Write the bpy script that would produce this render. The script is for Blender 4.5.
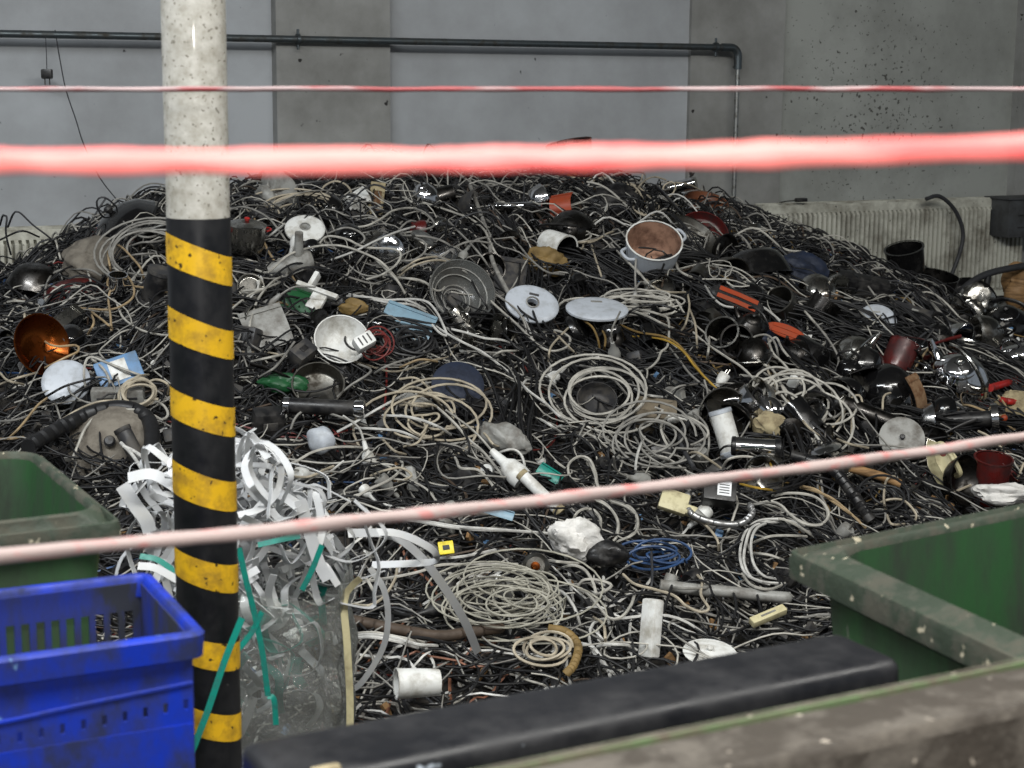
import bpy, bmesh, math, random
import numpy as np
from mathutils import Vector, Matrix
random.seed(7); rng = np.random.default_rng(7)
for _o in list(bpy.data.objects): bpy.data.objects.remove(_o)
SC = bpy.context.scene; COL = SC.collection

# ---------------------------------------------------------------- camera
FPX, CAMZ = 1700.0, 1.65
PITCH, ROLL = math.radians(10.2), math.radians(0.5)
FWD = np.array([0, math.cos(PITCH), -math.sin(PITCH)])
_r0 = np.array([1.0, 0, 0]); _u0 = np.cross(_r0, FWD)
RGT = math.cos(ROLL)*_r0 + math.sin(ROLL)*_u0
UPV = -math.sin(ROLL)*_r0 + math.cos(ROLL)*_u0
CAM = np.array([0, 0, CAMZ])
cd = bpy.data.cameras.new('camera'); cam = bpy.data.objects.new('camera', cd); COL.objects.link(cam)
cd.sensor_width = 36.0; cd.lens = FPX/1024*36.0; cd.clip_start = 0.05
cam.matrix_world = Matrix(((RGT[0], UPV[0], -FWD[0], 0), (RGT[1], UPV[1], -FWD[1], 0), (RGT[2], UPV[2], -FWD[2], CAMZ), (0, 0, 0, 1)))
cd.dof.use_dof = True; cd.dof.focus_distance = 5.6; cd.dof.aperture_fstop = 8.5
SC.camera = cam

# ---------------------------------------------------------------- light
w = bpy.data.worlds.new('hall_air'); SC.world = w; w.use_nodes = True
w.node_tree.nodes['Background'].inputs[0].default_value = (0.80, 0.90, 1.0, 1)
w.node_tree.nodes['Background'].inputs[1].default_value = 0.27
def area(name, loc, target, size, size_y, power, color):
    l = bpy.data.lights.new(name, 'AREA'); l.shape = 'RECTANGLE'; l.size = size; l.size_y = size_y
    l.energy = power; l.color = color
    o = bpy.data.objects.new(name, l); COL.objects.link(o); o.location = loc
    o.rotation_euler = (Vector(target)-Vector(loc)).to_track_quat('-Z', 'Y').to_euler()
    return o
area('ceiling_lamp_row_one', (-2.6, 2.2, 4.5), (-2.0, 4.2, 0), 4.0, 0.35, 215, (0.93, 0.97, 1.0))
area('ceiling_lamp_row_two', (0.4, 0.4, 4.5), (0.5, 5.0, 0), 4.0, 0.35, 235, (1.0, 0.99, 0.95))
area('ceiling_lamp_row_three', (3.4, 2.2, 4.5), (2.4, 5.2, 0), 4.0, 0.35, 145, (1.0, 0.98, 0.93))
area('camera_flash', (0.0, -0.03, CAMZ+0.13), (0, 6, 0.7), 0.07, 0.05, 17, (1.0, 0.97, 0.94))
vs = SC.view_settings; vs.view_transform = 'Standard'; vs.look = 'None'; vs.gamma = 1.0; vs.use_curve_mapping = False; vs.exposure = 0.0

# ---------------------------------------------------------------- helpers: pixels, wall and heap
def ray(x, y):
    x = np.asarray(x, float); y = np.asarray(y, float)
    d = FWD + RGT*((x-512)/FPX)[..., None] - UPV*((y-384)/FPX)[..., None]
    return d
def at_z(x, y, z):
    d = ray(x, y); return CAM + d*((z-CAMZ)/d[2])
def at_depth(x, y, Y):
    d = ray(x, y); return CAM + d*(Y/d[1])
WANG = math.radians(26.9); WDIR = np.array([math.cos(WANG), math.sin(WANG)]); WNRM = np.array([math.sin(WANG), -math.cos(WANG)])  # normal points into the room
WP0 = np.array([0, 9.3])
def sd(P):            # along the wall, distance from the wall
    q = P[..., :2]-WP0; return q@WDIR, q@WNRM
def from_sd(s, d, z=0):
    p = WP0+WDIR*s+WNRM*d; return np.array([p[0], p[1], z])
def at_wall(x, y, d0=0.0):
    r = ray(x, y); t = (d0 + (WP0-CAM[:2])@WNRM)/(r[..., :2]@WNRM); return CAM + r*np.asarray(t)[..., None]
WROT = WANG           # rotation about z that lines local x up with the wall
# crest of the heap as pixels, read off where it meets the wall behind
_cp = [(-400, 310), (-150, 290), (0, 274), (60, 258), (110, 218), (165, 202), (250, 190), (380, 188), (480, 188), (560, 180), (620, 186), (690, 200), (740, 218), (790, 242), (840, 272), (900, 298), (960, 316), (1024, 324), (1200, 325), (1500, 340)]
_cs, _cz = [], []
for a, b in _cp:
    P = at_wall(a, b, 0.9); s_, _ = sd(P); _cs.append(float(s_)); _cz.append(float(P[2]))
_cs = np.array(_cs); _cz = np.array(_cz)
TOE = 4.55
def _lump(s, d):
    return (0.05*np.sin(2.1*s+0.7*d)*np.cos(1.7*d-0.6*s+1) + 0.035*np.sin(4.3*s-2.2*d+2)*np.sin(3.6*d+1.1*s) )
def heap_z(P, lumps=True):
    s, d = sd(P); hc = np.interp(s, _cs, _cz)
    t = np.clip((d-0.9)/(TOE-0.9), 0, 1); g = 1-t; g = g + 0.06*np.sin(2*np.pi*t)
    back = np.clip((0.9-d)/0.9, 0, 1); h = hc*g*(1-0.22*back**2)
    if lumps: h = h + _lump(s, d)*np.clip(3*(1-t)+0.2, 0, 1)
    return np.where(d > TOE+0.25, 0.0, np.maximum(h, 0.02))
def fine(P):
    x, y = P[..., 0], P[..., 1]
    return 0.022*np.sin(9*x+3*y)*np.sin(8*y-2*x)+0.016*np.sin(17*x-6*y+1)*np.sin(15*y+5*x)
def on_heap(x, y, lift=0.0):      # pixel -> point on the heap, pulled 'lift' metres back along the line of sight
    r = ray(x, y); shp = r.shape[:-1]; r = r.reshape(-1, 3)
    T = np.linspace(3.2, 11, 391); P = CAM+r[:, None, :]*T[None, :, None]
    hz = heap_z(P); below = (P[..., 2] < hz)
    i = np.where(below.any(1), below.argmax(1), -1)
    tw = (0.85 + (WP0-CAM[:2])@WNRM)/(r[:, :2]@WNRM)
    t = np.where(i > 0, T[np.maximum(i, 1)]-0.01, tw); t = np.minimum(t, tw)
    t = t - np.asarray(lift).reshape(-1) if np.ndim(lift) else t-lift
    return (CAM+r*t[:, None]).reshape(shp+(3,))
def pix(P, n): return n*float((np.asarray(P)-CAM)@FWD)/FPX      # n pixels at that distance, in metres

# ---------------------------------------------------------------- helpers: objects
def tag(o, label=None, cat=None, group=None, kind=None):
    if label: o['label'] = label
    if cat: o['category'] = cat
    if group: o['group'] = group
    if kind: o['kind'] = kind
    return o
def empty(name, loc=(0, 0, 0)):
    o = bpy.data.objects.new(name, None); COL.objects.link(o); o.location = loc; o.empty_display_size = 0.05; return o
class MB:
    def __init__(self): self.v = []; self.f4 = []; self.f3 = []; self.n = 0; self.ng = []
    def add(self, v, f4=None, f3=None):
        v = np.asarray(v, float); self.v.append(v)
        if f4 is not None and len(f4): self.f4.append(np.asarray(f4, int)+self.n)
        if f3 is not None and len(f3): self.f3.append(np.asarray(f3, int)+self.n)
        self.n += len(v)
    def mesh(self, name, smooth=True):
        me = bpy.data.meshes.new(name); V = np.concatenate(self.v)
        f4 = np.concatenate(self.f4) if self.f4 else np.zeros((0, 4), int); f3 = np.concatenate(self.f3) if self.f3 else np.zeros((0, 3), int)
        me.vertices.add(len(V)); me.vertices.foreach_set('co', V.ravel().astype(np.float32))
        nl = 4*len(f4)+3*len(f3); me.loops.add(nl); me.loops.foreach_set('vertex_index', np.concatenate([f4.ravel(), f3.ravel()]).astype(np.int32))
        me.polygons.add(len(f4)+len(f3))
        st = np.concatenate([np.arange(len(f4))*4, 4*len(f4)+np.arange(len(f3))*3]).astype(np.int32)
        me.polygons.foreach_set('loop_start', st)
        me.polygons.foreach_set('use_smooth', np.full(len(st), smooth)); me.update(calc_edges=True); me.validate()
        if smooth and len(st) < 9000: me.set_sharp_from_angle(angle=math.radians(42))
        return me
    def build(self, name, mat, parent=None, smooth=True, loc=None):
        me = self.mesh(name, smooth); o = bpy.data.objects.new(name, me); COL.objects.link(o)
        me.materials.append(MAT[mat] if isinstance(mat, str) else mat)
        if parent: o.parent = parent
        if loc is not None: o.location = loc
        return o
    # --- shapes
    def tube(self, pts, r, sides=6, caps=True, flat=None, twist=None):
        P = np.asarray(pts, float); n = len(P); T = np.gradient(P, axis=0); T /= np.linalg.norm(T, axis=1)[:, None]+1e-12
        N = np.zeros_like(P); a = np.array([0, 0, 1.0]) if abs(T[0][2]) < .9 else np.array([1.0, 0, 0])
        c = a-T[0]*(a@T[0]); c /= np.linalg.norm(c)
        for i in range(n):
            c = c-T[i]*(c@T[i]); c /= np.linalg.norm(c)+1e-12; N[i] = c
        B = np.cross(T, N); th = np.arange(sides)*2*np.pi/sides
        if twist is not None: th = th[None, :]+np.asarray(twist)[:, None]
        else: th = np.broadcast_to(th, (n, sides))
        rr = np.broadcast_to(np.asarray(r, float), (n,))[:, None, None]
        fx = 1.0 if flat is None else flat
        if twist is not None:
            base = np.arange(sides)*2*np.pi/sides; tw = np.asarray(twist)[:, None]
            cx = np.cos(base)[None, :]; cy = fx*np.sin(base)[None, :]
            ax = cx*np.cos(tw)-cy*np.sin(tw); ay = cx*np.sin(tw)+cy*np.cos(tw)
        else: ax = np.cos(th); ay = fx*np.sin(th)
        V = P[:, None, :]+rr*(ax[..., None]*N[:, None, :]+ay[..., None]*B[:, None, :])
        i = np.arange(n-1)[:, None]*sides; j = np.arange(sides)[None, :]; k = (j+1) % sides
        F = np.stack([i+j, i+k, i+sides+k, i+sides+j], -1).reshape(-1, 4)
        f3 = []
        V = V.reshape(-1, 3)
        if caps:
            V = np.concatenate([V, P[:1], P[-1:]]); m = n*sides
            for q in range(sides):
                f3.append((m, (q+1) % sides, q)); f3.append((m+1, (n-1)*sides+q, (n-1)*sides+(q+1) % sides))
        self.add(V, F, f3); return self
    def box(self, c, s, R=None):
        c = np.asarray(c, float); h = np.asarray(s, float)/2
        V = np.array([[x, y, z] for z in (-1, 1) for y in (-1, 1) for x in (-1, 1)])*h
        if R is not None: V = V@np.asarray(R).T
        self.add(V+c, [(0, 2, 3, 1), (4, 5, 7, 6), (0, 1, 5, 4), (2, 6, 7, 3), (1, 3, 7, 5), (0, 4, 6, 2)]); return self
    def lathe(self, prof, segs=24, c=(0, 0, 0), wob=0.0):
        prof = np.asarray(prof, float); n = len(prof); th = np.arange(segs)*2*np.pi/segs
        rr = prof[:, 0][:, None]*(1+wob*np.sin(2*th+.6)[None, :]); V = np.stack([rr*np.cos(th), rr*np.sin(th), np.repeat(prof[:, 1][:, None], segs, 1)], -1).reshape(-1, 3)+np.asarray(c)
        i = np.arange(n-1)[:, None]*segs; j = np.arange(segs)[None, :]; k = (j+1) % segs
        self.add(V, np.stack([i+j, i+k, i+segs+k, i+segs+j], -1).reshape(-1, 4)); return self
    def rbox(self, s, bev=0.01, c=(0, 0, 0), seg=2, R=None):
        bm = bmesh.new(); bmesh.ops.create_cube(bm, size=1.0)
        for v in bm.verts: v.co = Vector((v.co.x*s[0], v.co.y*s[1], v.co.z*s[2]))
        bmesh.ops.bevel(bm, geom=bm.edges[:], offset=bev, segments=seg, affect='EDGES', profile=0.6)
        bm.verts.index_update(); V = np.array([v.co[:] for v in bm.verts]); f4, f3 = [], []
        for f in bm.faces:
            idx = [v.index for v in f.verts]
            if len(idx) == 4: f4.append(idx)
            else:
                for q in range(1, len(idx)-1): f3.append((idx[0], idx[q], idx[q+1]))
        bm.free()
        if R is not None: V = V@np.asarray(R).T
        self.add(V+np.asarray(c), f4, f3); return self
    def ribbon(self, pts, wdir, wid, th=0.0015):
        P = np.asarray(pts, float); n = len(P); T = np.gradient(P, axis=0); T /= np.linalg.norm(T, axis=1)[:, None]+1e-12
        W = np.asarray(wdir, float); W = np.broadcast_to(W, P.shape).copy(); W -= T*np.sum(W*T, 1)[:, None]; W /= np.linalg.norm(W, axis=1)[:, None]+1e-12
        N = np.cross(T, W); a = W*wid/2; b = N*th/2
        V = np.stack([P-a-b, P+a-b, P+a+b, P-a+b], 1).reshape(-1, 3)
        i = np.arange(n-1)[:, None]*4; j = np.arange(4)[None, :]; k = (j+1) % 4
        F = np.stack([i+j, i+k, i+4+k, i+4+j], -1).reshape(-1, 4).tolist(); F += [(0, 3, 2, 1), (4*n-4, 4*n-3, 4*n-2, 4*n-1)]
        self.add(V, F); return self
def spline(pts, n):
    P = np.asarray(pts, float); m = len(P)
    if m == 2: return P[0]+(P[1]-P[0])*np.linspace(0, 1, n)[:, None]
    Q = np.concatenate([2*P[:1]-P[1:2], P, 2*P[-1:]-P[-2:-1]])
    L = np.concatenate([[0], np.cumsum(np.linalg.norm(np.diff(P, axis=0), axis=1))]); u = np.linspace(0, L[-1], n)
    i = np.clip(np.searchsorted(L, u, side='right')-1, 0, m-2); t = ((u-L[i])/(L[i+1]-L[i]+1e-9))[:, None]
    p0, p1, p2, p3 = Q[i], Q[i+1], Q[i+2], Q[i+3]
    return .5*((2*p1)+(-p0+p2)*t+(2*p0-5*p1+4*p2-p3)*t*t+(-p0+3*p1-3*p2+p3)*t**3)

# ---------------------------------------------------------------- materials
MAT = {}
def lin(c): return tuple((x/255/12.92 if x/255 <= .04045 else ((x/255+.055)/1.055)**2.4) for x in c)+(1,)
def mat(name, c, rough=.5, metal=0.0, dirt=None, amt=.35, scale=6.0, bump=0.0, spec=.5, coat=0.0, var=.12, stretch=None, sharp=.12, spots=None, spot_scale=60, spot_thr=.74, trans=0.0, splat=None):
    m = bpy.data.materials.new(name); m.use_nodes = True; nt = m.node_tree; N = nt.nodes; Lk = nt.links; b = N['Principled BSDF']
    tc = N.new('ShaderNodeTexCoord'); mp = N.new('ShaderNodeMapping'); Lk.new(tc.outputs['Object'], mp.inputs['Vector'])
    oi = N.new('ShaderNodeObjectInfo'); Lk.new(oi.outputs['Random'], mp.inputs['Location'])
    if stretch: mp.inputs['Scale'].default_value = stretch
    def noise(sc, det=4, ro=.6):
        n = N.new('ShaderNodeTexNoise'); n.inputs['Scale'].default_value = sc; n.inputs['Detail'].default_value = det; n.inputs['Roughness'].default_value = ro
        Lk.new(mp.outputs[0], n.inputs['Vector']); return n
    n1 = noise(scale); c = lin(c)
    mx = N.new('ShaderNodeMix'); mx.data_type = 'RGBA'; mx.inputs['A'].default_value = tuple(x*(1-var) for x in c[:3])+(1,); mx.inputs['B'].default_value = tuple(min(1, x*(1+var)) for x in c[:3])+(1,)
    Lk.new(n1.outputs['Fac'], mx.inputs['Factor']); out = mx.outputs['Result']
    def over(fac_noise, thr, wd, col, prev):
        mr = N.new('ShaderNodeMapRange'); mr.inputs['From Min'].default_value = thr-wd; mr.inputs['From Max'].default_value = thr+wd; Lk.new(fac_noise.outputs['Fac'], mr.inputs['Value'])
        q = N.new('ShaderNodeMix'); q.data_type = 'RGBA'; Lk.new(mr.outputs[0], q.inputs['Factor']); Lk.new(prev, q.inputs['A']); q.inputs['B'].default_value = lin(col); return q.outputs['Result'], mr
    if dirt: out, mr = over(noise(scale*1.7, 6, .65), .5+(.5-amt)*.45, sharp, dirt, out)
    if spots:
        ns = noise(spot_scale, 2, .5); out, mq = over(ns, spot_thr, .02, spots, out)
        if splat:       # more specks gathered around one place
            vd = N.new('ShaderNodeVectorMath'); vd.operation = 'DISTANCE'; Lk.new(tc.outputs['Object'], vd.inputs[0]); vd.inputs[1].default_value = splat[0]
            fo = N.new('ShaderNodeMapRange'); Lk.new(vd.outputs['Value'], fo.inputs['Value']); fo.inputs['From Max'].default_value = splat[1]; fo.inputs['To Min'].default_value = splat[2]; fo.inputs['To Max'].default_value = 0
            ad = N.new('ShaderNodeMath'); Lk.new(ns.outputs['Fac'], ad.inputs[0]); Lk.new(fo.outputs[0], ad.inputs[1]); Lk.new(ad.outputs[0], mq.inputs['Value'])
    Lk.new(out, b.inputs['Base Color']); b.inputs['Roughness'].default_value = rough; b.inputs['Metallic'].default_value = metal
    b.inputs['Specular IOR Level'].default_value = spec; b.inputs['Coat Weight'].default_value = coat; b.inputs['Transmission Weight'].default_value = trans
    if dirt:
        ra = N.new('ShaderNodeMapRange'); Lk.new(mr.outputs[0], ra.inputs['Value']); ra.inputs['To Min'].default_value = rough; ra.inputs['To Max'].default_value = min(1, rough+.35); Lk.new(ra.outputs[0], b.inputs['Roughness'])
    if bump:
        bp = N.new('ShaderNodeBump'); bp.inputs['Strength'].default_value = bump; bp.inputs['Distance'].default_value = .01; n3 = noise(scale*4, 5, .6); Lk.new(n3.outputs['Fac'], bp.inputs['Height']); Lk.new(bp.outputs[0], b.inputs['Normal'])
    MAT[name] = m; return m
mat('wall_paint', (164, 168, 172), .75, dirt=(138, 140, 142), amt=.32, scale=.9, bump=.08, spots=(58, 58, 60), spot_scale=16, spot_thr=.76, sharp=.2, var=.06, spec=.25)
mat('column_paint', (148, 149, 147), .8, dirt=(112, 112, 109), amt=.4, scale=1.3, bump=.1, spots=(48, 47, 46), spot_scale=18, spot_thr=.745, sharp=.2, spec=.2)
mat('bay_grey', (156, 159, 155), .8, dirt=(126, 128, 124), amt=.32, scale=1.1, bump=.1, spots=(82, 82, 79), spot_scale=42, spot_thr=.74, sharp=.16, spec=.2, splat=(tuple(at_wall(878, 108, -.02)), 1.0, .13))
mat('concrete_floor', (92, 90, 86), .85, dirt=(52, 50, 48), amt=.5, scale=2, bump=.2)
mat('ceiling_paint', (150, 150, 148), .9)
mat('pipe_metal', (88, 96, 100), .35, .75, dirt=(70, 68, 64), amt=.35, scale=9)
mat('galvanised', (150, 152, 150), .35, .85, dirt=(90, 86, 80), amt=.3, scale=20)
mat('radiator_enamel', (196, 196, 184), .45, dirt=(112, 108, 96), amt=.35, scale=3, spots=(60, 58, 52), spot_scale=40, spot_thr=.72)
mat('cabinet_grey', (64, 66, 68), .5, dirt=(40, 40, 40), amt=.4, scale=5)
mat('post_white', (186, 184, 177), .34, dirt=(134, 130, 118), amt=.46, scale=22, sharp=.2, spots=(104, 99, 88), spot_scale=130, spot_thr=.655, coat=.2)
mat('post_black', (17, 18, 21), .33, dirt=(26, 26, 28), amt=.3, scale=9, spots=(170, 170, 165), spot_scale=26, spot_thr=.775, sharp=.2)
mat('stripe_yellow', (216, 170, 30), .4, dirt=(128, 96, 28), amt=.3, scale=16, spots=(58, 44, 22), spot_scale=70, spot_thr=.68, sharp=.16)
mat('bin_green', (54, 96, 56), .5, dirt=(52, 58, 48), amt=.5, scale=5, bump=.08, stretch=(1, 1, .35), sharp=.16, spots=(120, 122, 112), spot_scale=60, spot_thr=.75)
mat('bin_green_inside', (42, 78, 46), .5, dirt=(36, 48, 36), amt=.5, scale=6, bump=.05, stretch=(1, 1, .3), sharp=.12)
mat('bin_rim_dirty', (48, 58, 46), .6, dirt=(68, 68, 58), amt=.46, scale=11, bump=.3, sharp=.07, spots=(176, 168, 146), spot_scale=48, spot_thr=.70)
mat('bin_rim_brown', (66, 60, 53), .65, dirt=(96, 90, 82), amt=.46, scale=10, bump=.35, sharp=.08, spots=(178, 168, 154), spot_scale=40, spot_thr=.715)
mat('rim_worn_edge', (92, 112, 76), .6, dirt=(96, 88, 74), amt=.5, scale=12)
mat('crate_blue', (20, 52, 176), .42, dirt=(30, 40, 84), amt=.44, scale=9, bump=.1, sharp=.13, stretch=(1, 1, .6), spots=(110, 150, 190), spot_scale=34, spot_thr=.76)
mat('crate_blue_inside', (24, 48, 150), .5, dirt=(38, 42, 52), amt=.56, scale=6, sharp=.12, stretch=(1, 1, .35))
mat('black_plastic', (22, 23, 27), .34, dirt=(40, 40, 42), amt=.34, scale=6, bump=.06, sharp=.16, spots=(176, 186, 196), spot_scale=27, spot_thr=.77)
mat('core_dark', (38, 36, 34), .9, dirt=(66, 62, 57), amt=.4, scale=14, bump=.4)
cab = dict(black=((22, 22, 24), .42), dark=((52, 53, 56), .5), grey=((142, 140, 134), .5), white=((202, 201, 196), .45), offwhite=((180, 177, 168), .5), beige=((176, 166, 146), .55), tan=((168, 146, 112), .5), yellow=((176, 142, 56), .5), ochre=((128, 104, 58), .6), blue=((40, 70, 112), .45), red=((112, 38, 34), .45), brown=((74, 60, 48), .6), teal=((30, 120, 110), .45), orange=((134, 88, 66), .5), putty=((166, 163, 150), .55))
for k, (c, r) in cab.items(): mat('cable_'+k, c, r, dirt=tuple(int(x*.62) for x in c), amt=.34, scale=9, var=.16, sharp=.2)
mat('cable_steel', (170, 170, 170), .38, .9, dirt=(90, 88, 84), amt=.3, scale=20)
mat('steel', (176, 174, 168), .16, 1.0, dirt=(88, 84, 78), amt=.36, scale=9, bump=.03)
mat('steel_dull', (130, 128, 122), .3, 1.0, dirt=(66, 62, 56), amt=.45, scale=10, bump=.05)
mat('steel_dark', (84, 82, 80), .2, 1.0, dirt=(34, 32, 30), amt=.45, scale=10)
mat('chrome', (210, 210, 212), .08, 1.0, dirt=(120, 118, 112), amt=.22, scale=12)
mat('copper', (122, 64, 26), .25, 1.0, dirt=(58, 30, 18), amt=.4, scale=8)  # copper of the motor shaft; on the heater dish, its orange reflection coloured in
mat('enamel_black', (15, 15, 16), .12, dirt=(30, 29, 28), amt=.26, scale=8, coat=.4)
mat('plastic_black', (20, 20, 22), .35, dirt=(52, 50, 48), amt=.34, scale=12)
mat('plastic_dark', (48, 48, 50), .45, dirt=(80, 76, 70), amt=.35, scale=12)
mat('plastic_white', (216, 217, 214), .4, dirt=(160, 156, 146), amt=.32, scale=10)
mat('plastic_cool', (178, 184, 192), .35, dirt=(150, 154, 158), amt=.3, scale=10)
mat('plastic_grey', (142, 142, 138), .45, dirt=(96, 92, 86), amt=.38, scale=10)
mat('plastic_beige', (192, 184, 146), .45, dirt=(140, 130, 100), amt=.3, scale=12)
mat('plastic_blue', (92, 130, 170), .4, dirt=(90, 110, 130), amt=.3, scale=12)
mat('plastic_paleblue', (124, 152, 168), .4, dirt=(110, 128, 140), amt=.3, scale=12)
mat('plastic_navy', (20, 31, 52), .6, dirt=(18, 24, 38), amt=.4, scale=12)
mat('plastic_green', (28, 78, 44), .4, dirt=(34, 70, 44), amt=.3, scale=12)
mat('plastic_teal', (20, 126, 112), .35, dirt=(34, 96, 90), amt=.3, scale=20)
mat('plastic_yellow', (226, 206, 30), .4, dirt=(170, 150, 30), amt=.3, scale=20)
mat('plastic_red', (166, 34, 30), .35, dirt=(90, 30, 26), amt=.35, scale=12)
mat('plastic_orange', (152, 60, 30), .4, dirt=(130, 60, 30), amt=.32, scale=12)
mat('plastic_clearish', (128, 130, 128), .12, dirt=(110, 108, 104), amt=.4, scale=8, trans=.55)
mat('enamel_brown', (120, 74, 50), .3, dirt=(72, 48, 36), amt=.42, scale=7)
mat('enamel_maroon', (82, 24, 22), .25, dirt=(40, 18, 18), amt=.4, scale=7)
mat('pot_inside', (160, 126, 106), .45, dirt=(98, 70, 56), amt=.45, scale=9)
mat('wood', (150, 116, 76), .6, dirt=(100, 76, 50), amt=.4, scale=8, stretch=(1, 1, 6))
mat('board_tan', (164, 152, 120), .8, dirt=(120, 108, 84), amt=.4, scale=16)
mat('card', (112, 102, 86), .85, dirt=(80, 72, 60), amt=.4, scale=9, bump=.2)
mat('rust', (124, 100, 74), .8, dirt=(92, 62, 38), amt=.5, scale=20)
mat('cloth', (120, 114, 104), .95, dirt=(86, 80, 72), amt=.45, scale=9, bump=.4)
mat('cloth_white', (214, 212, 208), .9, dirt=(170, 168, 162), amt=.3, scale=14, bump=.4)
mat('strip_white', (190, 192, 194), .38, dirt=(186, 186, 182), amt=.3, scale=7)
mat('label_white', (222, 224, 226), .5); mat('ink', (40, 42, 46), .6)
mat('glow_orange', (240, 130, 30), .2, .6)
mat('tape', (240, 236, 232), .4)

# ================================================================ THE SETTING
def struct(name, mb, m, smooth=False): return tag(mb.build(name, m, smooth=smooth), kind='structure')
RW = np.array([[math.cos(WANG), -math.sin(WANG), 0], [math.sin(WANG), math.cos(WANG), 0], [0, 0, 1]])
def wall_box(s0, s1, d0, d1, z0, z1, mb=None):
    mb = mb or MB(); c = from_sd((s0+s1)/2, (d0+d1)/2, (z0+z1)/2)
    return mb.box(c, (s1-s0, abs(d1-d0), z1-z0), RW)
def wall_s(x, y=100): return float(sd(at_wall(x, y))[0])
struct('floor', MB().box((0.5, 4.5, -0.05), (26, 24, 0.1)), 'concrete_floor')
struct('ceiling', MB().box((0.5, 4.5, 4.85), (26, 24, 0.1)), 'ceiling_paint')
S1, S2, S3, S4, S5 = [wall_s(x, 70) for x in (272, 385, 688, 781, 1016)]
struct('wall_back', wall_box(-12, S4, -0.25, 0, 0, 4.8), 'wall_paint')
struct('wall_back_bay', wall_box(S4, 12, -0.25, -0.02, 0, 4.8), 'bay_grey')
struct('trim_1', wall_box(S1, S2, -0.02, 0.07, 0, 4.8), 'column_paint')
struct('trim_2', wall_box(S3, S4, -0.02, 0.025, 0, 4.8), 'column_paint')
struct('trim_3', wall_box(S5, S5+0.7, -0.03, 0.05, 0, 4.8), 'column_paint')

# heating pipe along the wall with clamps and a drop
pz = float(at_wall(360, 40.5, 0.11)[2]); ps1 = float(sd(at_wall(731, 47, 0.11))[0])
pipe = empty('heating_pipe', from_sd(-1, 0.11, pz)); tag(pipe, 'dark steel heating pipe running along the back wall with a bend', 'pipe')
off = -np.array(pipe.location)
arc = [from_sd(ps1+0.05*math.sin(a), 0.11, pz-0.05+0.05*math.cos(a)) for a in np.linspace(0, math.pi/2, 7)]
MB().tube(np.array([from_sd(-7, 0.11, pz), from_sd(-3, 0.11, pz), from_sd(0, 0.11, pz), from_sd(ps1-0.05, 0.11, pz)])+off, 0.018, 12).build('pipe_run', 'pipe_metal', pipe)
MB().tube(np.array([from_sd(ps1-0.06, 0.11, pz), *arc, from_sd(ps1+0.05, 0.11, pz-0.12)])+off, 0.023, 12).build('elbow', 'pipe_metal', pipe)
MB().tube(np.array([from_sd(ps1+0.05, 0.11, pz-0.1), from_sd(ps1+0.05, 0.11, 0.9), from_sd(ps1+0.05, 0.11, 0.15)])+off, 0.0135, 12).build('drop_pipe', 'galvanised', pipe)
for px in (298, 716):
    s = float(sd(at_wall(px, 42, 0.11))[0]); m = MB()
    m.tube(np.array([from_sd(s-0.008, 0.11, pz), from_sd(s+0.008, 0.11, pz)])+off, 0.028, 12)
    m.tube(np.array([from_sd(s, 0.11, pz-0.05), from_sd(s, 0.11, pz+0.05)])+off, 0.007, 8)
    m.tube(np.array([from_sd(s, 0.11, pz), from_sd(s, 0.0, pz)])+off, 0.006, 8)
    m.build('pipe_clamp', 'pipe_metal', pipe)

# panel radiators under the wall
def radiator(s0, s1, ztop, label, hgt=0.62):
    base = from_sd((s0+s1)/2, 0.14, 0); t = empty('panel_radiator', base); t.rotation_euler = (0, 0, WANG); tag(t, label, 'radiator')
    W = s1-s0; z0 = ztop-hgt; n = int(W/0.0345); p = W/n; xs, ys = [], []
    for i in range(n):
        x = -W/2+i*p
        xs += [x, x+.4*p, x+.45*p, x+.95*p]; ys += [0.034, 0.034, -.014, -.014]
    xs.append(W/2); ys.append(0.034); xs = np.array(xs); ys = np.array(ys)
    rows = [(z0, 0*ys), (z0+.035, 0*ys), (z0+.055, ys), (ztop-.075, ys), (ztop-.055, 0*ys), (ztop, 0*ys)]
    V = np.concatenate([np.stack([xs, y, np.full_like(xs, z)], 1) for z, y in rows]); k = len(xs)
    F = [(r*k+i, r*k+i+1, (r+1)*k+i+1, (r+1)*k+i) for r in range(5) for i in range(k-1)]
    m = MB(); m.add(V, F); m.build('front_panel', 'radiator_enamel', t, smooth=False)
    MB().box((0, .07, ztop-hgt/2), (W, .012, hgt)).build('back_panel', 'radiator_enamel', t, smooth=False)
    g = MB()
    for y in (0.012, 0.03, 0.048): g.box((0, y, ztop-.004), (W, .004, .012))
    g.box((0, .002, ztop-.002), (W, .006, .01)); g.box((0, .072, ztop-.002), (W, .006, .01)); g.build('top_grille', 'radiator_enamel', t, smooth=False)
    for sx in (-1, 1): MB().box((sx*(W/2-.003), .036, ztop-hgt/2), (.006, .074, hgt)).build('side_cover', 'radiator_enamel', t, smooth=False)
    for sx in (-1, 1): MB().box((sx*(W/2-.2), .105, ztop-hgt/2), (.04, .065, .2)).build('wall_bracket', 'galvanised', t, smooth=False)
    return t
zt = float(at_wall(890, 201, 0.14)[2]); sr0 = float(sd(at_wall(762, 207, 0.14))[0])
radiator(sr0, sr0+2.0, zt, 'ribbed cream panel radiator on the wall behind the right of the heap')
ztl = float(at_wall(35, 228, 0.14)[2]); sl1 = float(sd(at_wall(128, 224, 0.14))[0])
radiator(sl1-1.8, sl1, ztl, 'ribbed panel radiator mostly hidden behind the left of the heap')

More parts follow.
